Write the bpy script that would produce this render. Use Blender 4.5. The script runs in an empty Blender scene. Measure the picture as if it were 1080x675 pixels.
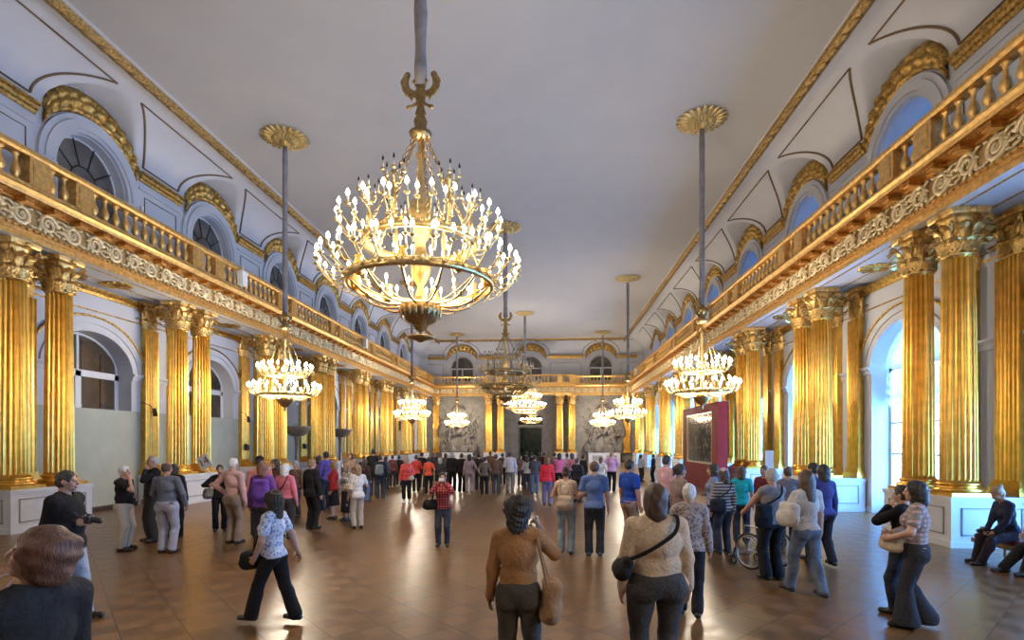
import bpy, bmesh, math, random
import numpy as np
from mathutils import Vector, Matrix, Euler
from mathutils.geometry import tessellate_polygon
random.seed(7)
SC = bpy.context.scene
COL = SC.collection
PI = math.pi
# ------------------------------------------------------------------ camera numbers
TH = math.radians(4.2); FPX = 563.0; CAMX, CAMZ = 2.13, 2.1
def fl(px, py, z=0.0):
    """floor point (hall metres) seen at a pixel of the 1080x675 photograph"""
    zc = FPX*(CAMZ-z)/(py-466.0); xc = (px-540)/FPX*zc
    return (CAMX+xc*math.cos(TH)-zc*math.sin(TH), xc*math.sin(TH)+zc*math.cos(TH))
def at_depth(px, zc):
    xc = (px-540)/FPX*zc
    return (CAMX+xc*math.cos(TH)-zc*math.sin(TH), xc*math.sin(TH)+zc*math.cos(TH))
# ------------------------------------------------------------------ materials
MATS = {}
def nodes_of(name):
    m = bpy.data.materials.new(name); m.use_nodes = True
    nt = m.node_tree; b = nt.nodes['Principled BSDF']
    return m, nt, b
def mat(name, col, rough=.5, metal=0., var=0., vscale=6., bump=0., bscale=40., col2=None, emit=None, estr=0., spec=None, bdist=.02, coat=0.):
    if name in MATS: return MATS[name]
    m, nt, b = nodes_of(name)
    b.inputs['Base Color'].default_value = (*col, 1); b.inputs['Roughness'].default_value = rough
    b.inputs['Metallic'].default_value = metal
    if spec is not None: b.inputs['Specular IOR Level'].default_value = spec
    if coat: b.inputs['Coat Weight'].default_value = coat
    tc = nt.nodes.new('ShaderNodeTexCoord')
    if var or col2:
        n = nt.nodes.new('ShaderNodeTexNoise'); n.inputs['Scale'].default_value = vscale; n.inputs['Detail'].default_value = 5
        nt.links.new(tc.outputs['Object'], n.inputs['Vector'])
        r = nt.nodes.new('ShaderNodeValToRGB')
        c2 = col2 or tuple(min(1, c*(1+var)) for c in col)
        c1 = col if col2 else tuple(c*(1-var) for c in col)
        r.color_ramp.elements[0].color = (*c1, 1); r.color_ramp.elements[1].color = (*c2, 1)
        r.color_ramp.elements[0].position = .36; r.color_ramp.elements[1].position = .64
        nt.links.new(n.outputs['Fac'], r.inputs['Fac']); nt.links.new(r.outputs['Color'], b.inputs['Base Color'])
    if bump:
        n2 = nt.nodes.new('ShaderNodeTexNoise'); n2.inputs['Scale'].default_value = bscale; n2.inputs['Detail'].default_value = 4
        nt.links.new(tc.outputs['Object'], n2.inputs['Vector'])
        bp = nt.nodes.new('ShaderNodeBump'); bp.inputs['Strength'].default_value = bump; bp.inputs['Distance'].default_value = bdist
        nt.links.new(n2.outputs['Fac'], bp.inputs['Height']); nt.links.new(bp.outputs['Normal'], b.inputs['Normal'])
    if emit:
        b.inputs['Emission Color'].default_value = (*emit, 1); b.inputs['Emission Strength'].default_value = estr
    MATS[name] = m
    return m
def srgb(r, g, b):
    f = lambda c: (c/255/12.92) if c <= 10 else ((c/255+.055)/1.055)**2.4
    return (f(r), f(g), f(b))
M_CEIL = mat('ceiling plaster', (.505, .485, .465), .9, var=.02, vscale=.8, bump=.25, bscale=60)
M_WALL = mat('lavender white plaster', (.62, .615, .64), .75, var=.03, vscale=1.2, bump=.1, bscale=50)
M_WHITE = mat('white stucco', (.72, .71, .72), .6, bump=.05)
M_GREEN = mat('pale green wall paint', (.43, .43, .34), .7, var=.05, vscale=2, bump=.15, bscale=60)
M_BROWNLINE = mat('brown painted line', (.17, .105, .05), .6)
M_GOLD = mat('burnished gold', (.78, .45, .09), .29, 1., var=.13, vscale=5., bump=.10, bscale=24, bdist=.01)
M_GOLDO = mat('gilded ornament', (.60, .38, .11), .38, 1., var=.4, vscale=14, bump=.5, bscale=45, bdist=.02)
M_GOLDL = mat('pale gilding', (.80, .50, .17), .40, .85, var=.18, vscale=9, bump=.4, bscale=40)
M_FRIEZE = mat('cream frieze ground', (.56, .38, .16), .5, .5, var=.15, vscale=12)
M_SCROLL = mat('gilded white scroll', (.86, .70, .42), .42, .35, var=.1, vscale=10)
M_AMBER = mat('amber gilded modillion', (.52, .24, .05), .42, .8, var=.3, vscale=10)
M_BRASS = mat('brown brass', (.40, .27, .12), .35, .9, var=.25, vscale=20)
M_STONE = mat('grey brown relief stone', (.15, .13, .115), .8, var=.25, vscale=3, bump=.6, bscale=8, bdist=.1)
M_STONEW = mat('grey far wall stone', (.20, .18, .155), .75, var=.15, vscale=2, bump=.3, bscale=10)
M_PED = mat('white pedestal stone', (.62, .62, .64), .5, var=.05, vscale=3, coat=.2)
M_PEDL = mat('grey panel line', (.30, .29, .29), .6)
M_BULB = mat('warm lit bulb', (1, .9, .7), .4, emit=(1, .86, .62), estr=26)
MATS['warm lit bulb'].cycles.emission_sampling = 'NONE'
M_CANDLE = mat('cream candle sleeve', (.85, .8, .66), .5)
M_DARKGLASS = mat('dark shutter brown', (.13, .085, .045), .45, var=.35, vscale=4)
M_BLACK = mat('black metal', (.02, .02, .022), .4)
M_SLEEVE = mat('grey lilac cloth sleeve', (.30, .275, .27), .9, var=.15, vscale=5, bump=.4, bscale=15)
# ------------------------------------------------------------------ object helpers
def link(o, parent=None):
    COL.objects.link(o)
    if parent is not None: o.parent = parent
    return o
def obj(name, me, mats, parent=None, loc=None, rz=None):
    if mats is not None:
        if not isinstance(mats, (list, tuple)): mats = [mats]
        if len(me.materials) == 0:
            for m in mats: me.materials.append(m)
    o = bpy.data.objects.new(name, me); link(o, parent)
    if loc is not None: o.location = loc
    if rz is not None: o.rotation_euler = (0, 0, rz)
    return o
def tag(o, label, cat, group=None, kind=None):
    o['label'] = label; o['category'] = cat
    if group: o['group'] = group
    if kind: o['kind'] = kind
    return o
def thing(name, label, cat, loc=(0, 0, 0), rz=0, group=None, kind=None):
    o = bpy.data.objects.new(name, None); link(o); o.location = loc; o.rotation_euler = (0, 0, rz)
    return tag(o, label, cat, group, kind)
def dup(root, loc, rz=0, label=None, group=None):
    r = root.copy(); COL.objects.link(r); r.location = loc; r.rotation_euler = (0, 0, rz)
    if label: r['label'] = label
    if group: r['group'] = group
    for ch in list(root.children):
        c = ch.copy(); COL.objects.link(c); c.parent = r
        for g in list(ch.children):
            d = g.copy(); COL.objects.link(d); d.parent = c
    return r
class MB:
    """collects polygons for one mesh"""
    def __init__(s): s.v = []; s.f = []; s.m = []; s.sm = []; s.n = 0
    def add(s, v, f, mi=0, smooth=False):
        v = np.asarray(v, float).reshape(-1, 3); s.v.append(v)
        s.f += [tuple(i+s.n for i in q) for q in f]; s.m += [mi]*len(f); s.sm += [smooth]*len(f); s.n += len(v)
    def box(s, x0, x1, y0, y1, z0, z1, mi=0):
        v = [(x, y, z) for x in (x0, x1) for y in (y0, y1) for z in (z0, z1)]
        s.add(v, [(0, 1, 3, 2), (4, 6, 7, 5), (0, 4, 5, 1), (2, 3, 7, 6), (0, 2, 6, 4), (1, 5, 7, 3)], mi)
    def lathe(s, prof, seg=24, c=(0, 0, 0), mi=0, smooth=True, sx=1, sy=1, caps=True):
        n = len(prof); v = []
        for k in range(seg):
            a = 2*PI*k/seg
            for r, z in prof: v.append((c[0]+sx*r*math.cos(a), c[1]+sy*r*math.sin(a), c[2]+z))
        f = []
        for k in range(seg):
            k2 = (k+1) % seg
            for i in range(n-1): f.append((k*n+i, k2*n+i, k2*n+i+1, k*n+i+1))
        if caps:
            f.append(tuple(k*n for k in range(seg))[::-1]); f.append(tuple(k*n+n-1 for k in range(seg)))
        s.add(v, f, mi, smooth)
    def tube(s, pts, r, seg=6, mi=0, caps=True):
        pts = [Vector(p) for p in pts]; n = len(pts)
        rr = r if isinstance(r, (list, tuple)) else [r]*n
        v = []; up = Vector((0, 0, 1)); prev = None
        for i, p in enumerate(pts):
            t = (pts[min(i+1, n-1)]-pts[max(i-1, 0)])
            t = t.normalized() if t.length > 1e-9 else Vector((0, 0, 1))
            a = prev if prev is not None else (Vector((1, 0, 0)) if abs(t.z) > .9 else up)
            a = a-t*a.dot(t)
            if a.length < 1e-6: a = t.orthogonal()
            a.normalize(); prev = a; b = t.cross(a)
            for k in range(seg):
                th = 2*PI*k/seg; v.append(p+(a*math.cos(th)+b*math.sin(th))*rr[i])
        f = [(i*seg+k, i*seg+(k+1) % seg, (i+1)*seg+(k+1) % seg, (i+1)*seg+k) for i in range(n-1) for k in range(seg)]
        if caps: f.append(tuple(range(seg))[::-1]); f.append(tuple((n-1)*seg+k for k in range(seg)))
        s.add(v, f, mi, True)
    def prism(s, prof, y0, y1, mi=0, axis='y', closed=True):
        """extrude a 2-D profile (a,z) along y (or x): vertices (a,y,z) or (x,a,z)"""
        n = len(prof)
        v = [((a, y, z) if axis == 'y' else (y, a, z)) for y in (y0, y1) for a, z in prof]
        f = [(i, (i+1) % n, n+(i+1) % n, n+i) for i in range(n if closed else n-1)]
        if closed: f += [tuple(range(n))[::-1], tuple(range(n, 2*n))]
        s.add(v, f, mi)
    def strip(s, P, Q, mi=0, smooth=False):
        """quads between two polylines"""
        n = len(P); f = [(i, i+1, n+i+1, n+i) for i in range(n-1)]
        s.add(list(P)+list(Q), f, mi, smooth)
    def grid(s, P, mi=0, smooth=True):
        P = np.asarray(P, float); a, b = P.shape[:2]
        f = [(i*b+j, i*b+j+1, (i+1)*b+j+1, (i+1)*b+j) for i in range(a-1) for j in range(b-1)]
        s.add(P.reshape(-1, 3), f, mi, smooth)
    def mesh(s, name):
        me = bpy.data.meshes.new(name)
        me.from_pydata(np.concatenate(s.v).tolist(), [], s.f)
        me.polygons.foreach_set('material_index', s.m); me.polygons.foreach_set('use_smooth', s.sm)
        return me
    def obj(s, name, mats, parent=None, loc=None, rz=None): return obj(name, s.mesh(name), mats, parent, loc, rz)
    def fix(s, name, mats, parent=None, loc=None, rz=None):
        o = s.obj(name, mats, parent, loc, rz)
        bm = bmesh.new(); bm.from_mesh(o.data); bmesh.ops.recalc_face_normals(bm, faces=bm.faces); bm.to_mesh(o.data); bm.free()
        return o
    def mirror(s, fn):
        for i in range(len(s.v)): s.v[i] = fn(s.v[i])
def arc(a, b, cy, cz, n=20, t0=0., t1=PI):
    return [(cy+a*math.cos(t0+(t1-t0)*i/n), cz+b*math.sin(t0+(t1-t0)*i/n)) for i in range(n+1)]
# ------------------------------------------------------------------ surface nets (turns a distance grid into a mesh)
def surface_nets(D, o, h):
    S = D < 0
    nx, ny, nz = D.shape
    c = np.zeros((nx-1, ny-1, nz-1), np.uint8)
    for i in (0, 1):
        for j in (0, 1):
            for k in (0, 1): c += S[i:nx-1+i, j:ny-1+j, k:nz-1+k]
    act = (c > 0) & (c < 8)
    I = np.argwhere(act)
    if len(I) == 0: return np.zeros((0, 3)), np.zeros((0, 4), int)
    idx = np.full(act.shape, -1, np.int32); idx[act] = np.arange(len(I))
    acc = np.zeros((len(I), 3)); cnt = np.zeros(len(I))
    V = {}
    for i in (0, 1):
        for j in (0, 1):
            for k in (0, 1): V[i, j, k] = D[I[:, 0]+i, I[:, 1]+j, I[:, 2]+k]
    for ax in range(3):
        for p in (0, 1):
            for q in (0, 1):
                a = [0, 0, 0]; u, w = [x for x in range(3) if x != ax]
                a[u] = p; a[w] = q; b = list(a); b[ax] = 1
                d0, d1 = V[tuple(a)], V[tuple(b)]
                m = (d0 < 0) != (d1 < 0)
                t = np.where(m, d0/np.where(m, d0-d1, 1), 0)
                for e in range(3):
                    acc[:, e] += np.where(m, (t if e == ax else a[e]), 0)
                cnt += m
    pos = (I+acc/cnt[:, None])*h+np.asarray(o)
    F = []
    for ax in range(3):
        sl0 = [slice(None)]*3; sl1 = [slice(None)]*3
        sl0[ax] = slice(0, -1); sl1[ax] = slice(1, None)
        a, b = S[tuple(sl0)], S[tuple(sl1)]
        u, w = [(1, 2), (2, 0), (0, 1)][ax]
        E = np.argwhere(a != b)
        ok = (E[:, u] > 0) & (E[:, w] > 0) & (E[:, u] < D.shape[u]-1) & (E[:, w] < D.shape[w]-1)
        E = E[ok]; flip = b[tuple(E.T)]
        def g(du, dw):
            e = E.copy(); e[:, u] -= du; e[:, w] -= dw; return idx[tuple(e.T)]
        Q = np.stack([g(1, 1), g(0, 1), g(0, 0), g(1, 0)], 1)
        Q[flip] = Q[flip][:, ::-1]
        F.append(Q)
    return pos, np.concatenate(F)
class SDF:
    """smooth union of tapered capsules / ellipsoids / boxes sampled on a local grid"""
    def __init__(s, lo, hi, h, k=.015):
        s.lo = np.asarray(lo, float); s.h = h; s.k = k
        n = np.ceil((np.asarray(hi)-s.lo)/h).astype(int)+2; s.n = n
        s.D = np.full(tuple(n), .08, np.float32)
        s.ax = [(s.lo[i]+np.arange(n[i])*h).astype(np.float32) for i in range(3)]
    def _sub(s, lo, hi, pad):
        r = []
        for i in range(3):
            a = int(max(0, math.floor((lo[i]-pad-s.lo[i])/s.h))); b = int(min(s.n[i], math.ceil((hi[i]+pad-s.lo[i])/s.h)+1))
            if b <= a: return None
            r.append(slice(a, b))
        X, Y, Z = s.ax[0][r[0]][:, None, None], s.ax[1][r[1]][None, :, None], s.ax[2][r[2]][None, None, :]
        return tuple(r), X, Y, Z
    def _put(s, r, d, op, k):
        A = s.D[r]; k = s.k if k is None else k
        if op == 'sub':
            d = -d
            if k > 0:
                hh = np.clip(.5-.5*(A-d)/k, 0, 1); s.D[r] = A*(1-hh)+d*hh+k*hh*(1-hh)
            else: s.D[r] = np.maximum(A, d)
        else:
            if k > 0:
                hh = np.clip(.5+.5*(A-d)/k, 0, 1); s.D[r] = A*(1-hh)+d*hh-k*hh*(1-hh)
            else: s.D[r] = np.minimum(A, d)
    def cone(s, a, b, ra, rb, fy=1., fx=1., op='add', k=None, off=0., M=None):
        a = np.asarray(a, float); b = np.asarray(b, float); R = max(ra, rb)+abs(off); sc = max(fy, fx, 1)
        lo = np.minimum(a, b)-R*sc; hi = np.maximum(a, b)+R*sc
        q = s._sub(lo, hi, .05)
        if q is None: return
        r, X, Y, Z = q
        X = (X-a[0])/fx; Y = (Y-a[1])/fy; Z = Z-a[2]
        d = b-a; d = np.array([d[0]/fx, d[1]/fy, d[2]]); L = max(1e-9, float(d@d))
        t = np.clip((X*d[0]+Y*d[1]+Z*d[2])/L, 0, 1)
        D = np.sqrt((X-t*d[0])**2+(Y-t*d[1])**2+(Z-t*d[2])**2)-(ra+t*(rb-ra)) 
        if fx != 1 or fy != 1: D = D*min(1, fx, fy)*1.15
        s._put(r, (D-off).astype(np.float32), op, k)
    def ell(s, c, rad, R=None, op='add', k=None, off=0.):
        """ellipsoid; R = 3x3 rotation (columns = its axes)"""
        c = np.asarray(c, float); rad = np.asarray(rad, float)+off; m = rad.max() if R is not None else rad
        q = s._sub(c-m, c+m, .04)
        if q is None: return
        r, X, Y, Z = q; X = X-c[0]; Y = Y-c[1]; Z = Z-c[2]
        if R is not None:
            R = np.asarray(R); X, Y, Z = (R[0, i]*X+R[1, i]*Y+R[2, i]*Z for i in range(3))
        k0 = np.sqrt((X/rad[0])**2+(Y/rad[1])**2+(Z/rad[2])**2)
        k1 = np.sqrt((X/rad[0]**2)**2+(Y/rad[1]**2)**2+(Z/rad[2]**2)**2)+1e-9
        s._put(r, (k0*(k0-1)/k1).astype(np.float32), op, k)
    def box(s, c, hs, R=None, rd=.01, op='add', k=None):
        c = np.asarray(c, float); hs = np.asarray(hs, float); m = np.linalg.norm(hs) if R is not None else hs
        q = s._sub(c-m, c+m, .04)
        if q is None: return
        r, X, Y, Z = q; X = X-c[0]; Y = Y-c[1]; Z = Z-c[2]
        if R is not None:
            R = np.asarray(R); X, Y, Z = (R[0, i]*X+R[1, i]*Y+R[2, i]*Z for i in range(3))
        a, b, e = abs(X)-hs[0]+rd, abs(Y)-hs[1]+rd, abs(Z)-hs[2]+rd
        D = np.sqrt(np.maximum(a, 0)**2+np.maximum(b, 0)**2+np.maximum(e, 0)**2)+np.minimum(np.maximum(a, np.maximum(b, e)), 0)-rd
        s._put(r, D.astype(np.float32), op, k)
    def above(s, z, tilt=0.):   # keep what is above z (tilt: slope along y)
        s.D = np.maximum(s.D, (z+tilt*s.ax[1][None, :, None]-s.ax[2][None, None, :]))
    def below(s, z): s.D = np.maximum(s.D, s.ax[2][None, None, :]-z)
    def ripple(s, amp, f, seed=0):
        rs = np.random.RandomState(seed); X, Y, Z = s.ax[0][:, None, None], s.ax[1][None, :, None], s.ax[2][None, None, :]
        W = 0
        for _ in range(4):
            k = rs.normal(size=3); k *= f*rs.uniform(.6, 1.6)/np.linalg.norm(k); W = W+np.sin(k[0]*X+k[1]*Y+k[2]*Z+rs.uniform(0, 6))
        s.D = s.D+(amp*W/2).astype(np.float32)
    def mesh(s, name):
        s.D[[0, -1]] = .08; s.D[:, [0, -1]] = .08; s.D[:, :, [0, -1]] = .08
        v, f = surface_nets(s.D, s.lo, s.h)
        return np_mesh(name, v, f)
def np_mesh(name, v, f):
    me = bpy.data.meshes.new(name); nf = len(f)
    me.vertices.add(len(v)); me.vertices.foreach_set('co', np.asarray(v, np.float32).ravel())
    me.loops.add(nf*4); me.loops.foreach_set('vertex_index', np.asarray(f, np.int32).ravel())
    me.polygons.add(nf); me.polygons.foreach_set('loop_start', np.arange(0, nf*4, 4, dtype=np.int32))
    try: me.polygons.foreach_set('loop_total', np.full(nf, 4, np.int32))
    except Exception: pass
    me.polygons.foreach_set('use_smooth', np.ones(nf, bool))
    me.update(calc_edges=True); me.validate()
    return me
# ================================================================== the hall
BAY = 5.6
YP = [12.25+BAY*k for k in range(8)]            # centres of the column pairs
YB = [-7.35+BAY*k for k in range(11)]           # centres of the bays between them
Y0, YF = -10.15, 54.5                            # back of the room, face of the far wall
WX, EX, CX_, PX_ = 11.6, 10.03, 10.5, 10.0      # wall, entablature face, column axis, pedestal face
SOFF = 6.8
def L_(v): v = np.array(v, float); v[:, 0] *= -1; return v
def R_(v): return np.array(v, float)
def F_(v):
    v = np.array(v, float); return np.stack([v[:, 1], v[:, 0]+44.5, v[:, 2]], 1)
SIDES = {'left': L_, 'right': R_, 'far': F_}
ORD = ['nearest', 'second', 'third', 'fourth', 'fifth', 'sixth', 'seventh', 'farthest']
def struct(o, label=None):
    o['kind'] = 'structure'
    if label: o['label'] = label; o['category'] = 'structure'
    return o
# ------------------------------------------------------------------ floor
def floor_material():
    m, nt, b = nodes_of('diagonal oak parquet'); N = nt.nodes; Lk = nt.links
    tc = N.new('ShaderNodeTexCoord'); mp = N.new('ShaderNodeMapping'); mp.vector_type = 'POINT'
    mp.inputs['Rotation'].default_value = (0, 0, -PI/4)
    Lk.new(tc.outputs['Object'], mp.inputs['Vector'])
    # u = (x+y)/sqrt2 , v = (y-x)/sqrt2 ; seams at u = 2.07+.575k, v = -.50+.575k
    off = N.new('ShaderNodeVectorMath'); off.operation = 'SUBTRACT'; off.inputs[1].default_value = (2.07-.575*8, -.50-.575*8, .01)
    Lk.new(mp.outputs['Vector'], off.inputs[0])
    ck = N.new('ShaderNodeTexChecker'); ck.inputs['Scale'].default_value = 1/.2875
    Lk.new(off.outputs['Vector'], ck.inputs['Vector'])
    br = N.new('ShaderNodeTexBrick'); br.offset = 0; br.inputs['Scale'].default_value = 1
    br.inputs['Brick Width'].default_value = .575; br.inputs['Row Height'].default_value = .575
    br.inputs['Mortar Size'].default_value = .007; br.inputs['Mortar Smooth'].default_value = .3
    Lk.new(off.outputs['Vector'], br.inputs['Vector'])
    # wood grain, turned by a quarter on every other tile
    g1 = N.new('ShaderNodeMapping'); g1.inputs['Scale'].default_value = (3, 40, 1)
    g2 = N.new('ShaderNodeMapping'); g2.inputs['Scale'].default_value = (40, 3, 1)
    mv = N.new('ShaderNodeMix'); mv.data_type = 'VECTOR'
    for g in (g1, g2): Lk.new(off.outputs['Vector'], g.inputs['Vector'])
    Lk.new(ck.outputs['Fac'], mv.inputs['Factor']); Lk.new(g1.outputs['Vector'], mv.inputs['A']); Lk.new(g2.outputs['Vector'], mv.inputs['B'])
    gr = N.new('ShaderNodeTexNoise'); gr.inputs['Scale'].default_value = 1; gr.inputs['Detail'].default_value = 3
    Lk.new(mv.outputs['Result'], gr.inputs['Vector'])
    big = N.new('ShaderNodeTexNoise'); big.inputs['Scale'].default_value = .7; Lk.new(tc.outputs['Object'], big.inputs['Vector'])
    wn = N.new('ShaderNodeTexWhiteNoise'); sn = N.new('ShaderNodeVectorMath'); sn.operation = 'SNAP'; sn.inputs[1].default_value = (.2875, .2875, 9)
    Lk.new(off.outputs['Vector'], sn.inputs[0]); Lk.new(sn.outputs['Vector'], wn.inputs['Vector'])
    s1 = N.new('ShaderNodeMath'); s1.operation = 'MULTIPLY'; s1.inputs[1].default_value = .15; Lk.new(wn.outputs['Value'], s1.inputs[0])
    s2 = N.new('ShaderNodeMath'); s2.operation = 'MULTIPLY_ADD'; s2.inputs[1].default_value = .50; Lk.new(gr.outputs['Fac'], s2.inputs[0]); Lk.new(s1.outputs[0], s2.inputs[2])
    s3 = N.new('ShaderNodeMath'); s3.operation = 'MULTIPLY_ADD'; s3.inputs[1].default_value = .4; Lk.new(big.outputs['Fac'], s3.inputs[0]); Lk.new(s2.outputs[0], s3.inputs[2])
    rp = N.new('ShaderNodeValToRGB'); e = rp.color_ramp.elements
    e[0].position = .25; e[0].color = (.112, .053, .019, 1); e[1].position = .82; e[1].color = (.215, .113, .045, 1)
    Lk.new(s3.outputs[0], rp.inputs['Fac'])
    mx = N.new('ShaderNodeMix'); mx.data_type = 'RGBA'; mx.inputs['B'].default_value = (.035, .018, .008, 1)
    tv = N.new('ShaderNodeMapRange'); tv.inputs['To Min'].default_value = .84; tv.inputs['To Max'].default_value = 1.16; Lk.new(ck.outputs['Fac'], tv.inputs['Value'])
    tm = N.new('ShaderNodeVectorMath'); tm.operation = 'SCALE'; Lk.new(rp.outputs['Color'], tm.inputs[0]); Lk.new(tv.outputs['Result'], tm.inputs['Scale'])
    Lk.new(br.outputs['Fac'], mx.inputs['Factor']); Lk.new(tm.outputs['Vector'], mx.inputs['A']); Lk.new(mx.outputs['Result'], b.inputs['Base Color'])
    rr = N.new('ShaderNodeMapRange'); rr.inputs['To Min'].default_value = .28; rr.inputs['To Max'].default_value = .34
    Lk.new(ck.outputs['Fac'], rr.inputs['Value']); Lk.new(rr.outputs['Result'], b.inputs['Roughness'])
    bp = N.new('ShaderNodeBump'); bp.inputs['Strength'].default_value = .02; bp.inputs['Distance'].default_value = .002
    Lk.new(gr.outputs['Fac'], bp.inputs['Height']); Lk.new(bp.outputs['Normal'], b.inputs['Normal'])
    b.inputs['Specular IOR Level'].default_value = .36
    return m
mb = MB(); mb.box(-12.6, 12.6, Y0-.2, 66, -.2, 0)
floor = struct(mb.obj('floor', floor_material()))
# ------------------------------------------------------------------ ceiling and cove
mb = MB(); mb.box(-9.75, 9.75, Y0, 54.25, 12.6, 12.8)
ceiling = struct(mb.obj('ceiling', M_CEIL))
LA, LB, LZ = 1.62, 1.30, 11.15                  # lunette half width, rise, springing
def cove_x(z): return 9.75+1.85*math.sqrt(max(0, 1-((z-11.15)/1.45)**2))
def cove(name, fn, centres, half, y_end):
    mb = MB(); line = MB()
    ts = [-9]+list(np.linspace(0, PI/2, 26))
    def patch(ys, lun):
        P = []
        for y in ys:
            row = []
            for t in ts:
                x = 9.75+1.85*math.cos(t); z = 11.15+1.45*math.sin(t)
                if t < -1: x, z = 11.75, 11.15
                if lun is not None and abs(y-lun) < LA: z = max(z, LZ+LB*math.sqrt(1-((y-lun)/LA)**2))
                row.append((x, y, z))
            P.append(row)
        mb.grid(P)
    us = [math.sin(u) for u in np.linspace(-PI/2, PI/2, 33)]
    for c in centres:
        patch([c-half]+[c+LA*u for u in us]+[c+half], c)
        for s in (-1, 1):
            arcb = []
            for i in range(22):
                y = .45+1.5*math.sin(PI/2*i/21); z = 11.32+1.21*math.sqrt(max(0, 1-(y/1.95)**2)); arcb.append((cove_x(z)-.02, c+s*y, z))
            line.tube(arcb, .036, 4)
        grn = [(cove_x(LZ+LB*math.sqrt(max(0, 1-u*u)))-.015, c+LA*u, LZ+LB*math.sqrt(max(0, 1-u*u))) for u in us]
        for s in (-1, 1):
            line.tube([(cove_x(11.32)-.02, c+s*1.95, 11.32), (cove_x(11.32)-.02, c+s*half, 11.32)], .030, 4)
            line.tube([(cove_x(12.497)-.02, c+s*.45, 12.497), (cove_x(12.497)-.02, c+s*half, 12.497)], .032, 4)
    last = max(centres)+half
    if y_end > last:
        patch([last, y_end], None)
    if name == 'far': patch([min(centres)-half-.7, min(centres)-half], None)
    for b_ in (mb, line): b_.mirror(fn)
    o = mb.fix('ceiling_cove', M_WALL if name != 'right' else M_WALL, ceiling)
    line.fix('cove_moulding', M_BROWNLINE, ceiling)
    # moulded border of the flat ceiling
    g = MB(); ya, yb = (min(centres)-half, y_end)
    if name == 'far': ya, yb = -9.75, 9.75
    g.prism([(9.35, 12.6), (9.35, 12.55), (9.46, 12.53), (9.46, 12.48), (9.70, 12.46), (9.72, 12.5), (9.9, 12.48), (9.9, 12.6)], ya, yb, 1)
    g.prism([(9.40, 12.53), (9.44, 12.44), (9.55, 12.38), (9.68, 12.40), (9.74, 12.5)], ya, yb, 0)
    n = int((yb-ya)/.5)
    for i in range(n):
        y = ya+(i+.5)*(yb-ya)/n
        g.lathe([(0, -.05), (.06, -.02), (.075, 0), (.06, .03)], 8, (9.56, y, 12.38), 0, sx=1.5, sy=2.6, caps=False)
    g.mirror(fn); g.fix('ceiling_border', [mat('dull old gilding', (.40, .26, .10), .5, .8, var=.4, vscale=16, bump=.5, bscale=45), M_WALL], ceiling)
cove('left', L_, YB, 2.8, 56.1); cove('right', R_, YB, 2.8, 56.1); cove('far', F_, [-7.3, 0, 7.3], 3.65, 11.65)
# ------------------------------------------------------------------ walls
WH, WS, WR, W0 = 1.50, 4.25, 1.15, 3.1          # lower window: half width, springing, rise, sill on the left
UH, US, UR, U0 = 1.22, 9.85, 1.28, 8.55         # upper window
def tess(mb, rings, x, mi=0):
    pts = [p for r in rings for p in r]
    tri = tessellate_polygon([[Vector((p[0], p[1], 0)) for p in r] for r in rings])
    mb.add([(x, p[0], p[1]) for p in pts], [tuple(t) for t in tri], mi)
def arch_ring(c, a, b, zs, z0): return [(c-a, z0)]+[(c-y, z) for y, z in arc(a, b, 0, zs, 22)]+[(c+a, z0)] if False else [(c+a, z0)]+[(c+y, z) for y, z in arc(a, b, 0, zs, 22)]+[(c-a, z0)]
def ring_band(mb, c, a0, b0, a1, b1, zs, x0, x1, mi=0, t0=0., t1=PI):
    """raised flat arch moulding between two ellipses, from depth x0 (wall) to x1 (face)"""
    A = arc(a0, b0, c, zs, 28, t0, t1); B = arc(a1, b1, c, zs, 28, t0, t1)
    mb.strip([(x1, *p) for p in A], [(x1, *p) for p in B], mi)
    mb.strip([(x0, *p) for p in A], [(x1, *p) for p in A], mi); mb.strip([(x0, *p) for p in B], [(x1, *p) for p in B], mi)
def upper_bay(W, G, Ln, Cr, c, half, rdepth, seed):
    ring_band(W, c, UH+.04, UR+.04, 1.78, 1.80, US, WX, WX-.10, 0)
    ring_band(W, c, UH+.16, UR+.16, 1.62, 1.66, US, WX-.10, WX-.15, 0)
    for s in (-1, 1):
        W.box(WX-.10, WX, c+s*1.5-.28, c+s*1.5+.28, 8.0, US, 0)
        # gilded string cornice between the arches
        y0, y1 = sorted((c+s*1.80, c+s*half))
        G.prism([(WX, 10.82), (WX-.05, 10.82), (WX-.07, 10.9), (WX-.12, 10.93), (WX-.14, 11.02), (WX-.20, 11.06), (WX-.20, 11.12), (WX, 11.15)], y0, y1, 0)
        W.box(WX-.04, WX, y0, y1, 10.55, 10.62, 0)
        # outlined panel
        za, zb, ya, yb = 8.3, 10.35, c+s*2.05, c+s*half
        Ln.tube([(WX-.01, yb, zb), (WX-.01, ya, zb), (WX-.01, ya, za)], .02, 4)
    # gilded relief crescent
    rs = np.random.RandomState(seed); n, m = 96, 12; P = []
    for i in range(n+1):
        t = PI*i/n; y1, z1 = 1.60*math.cos(t), 11.16+1.25*math.sin(t)
        y0 = 1.62*math.cos(t); z0 = US+.02+math.sqrt(max(0, 1.82**2-y0*y0)) 
        z0 = min(z0, z1)
        row = []
        for j in range(m+1):
            f = j/m; lf = abs(math.sin(i*PI/8+(f-.5)*2.2*(1 if i < n/2 else -1))); d = .01 if j in (0, m) else .02+.20*lf**.7*math.sin(PI*f)**.6*(.75+.25*math.sin(f*19))+rs.uniform(0, .025)
            row.append((WX-d, c+y0+(y1-y0)*f, z0+(z1-z0)*f))
        P.append(row)
    Cr.append(P)
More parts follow.
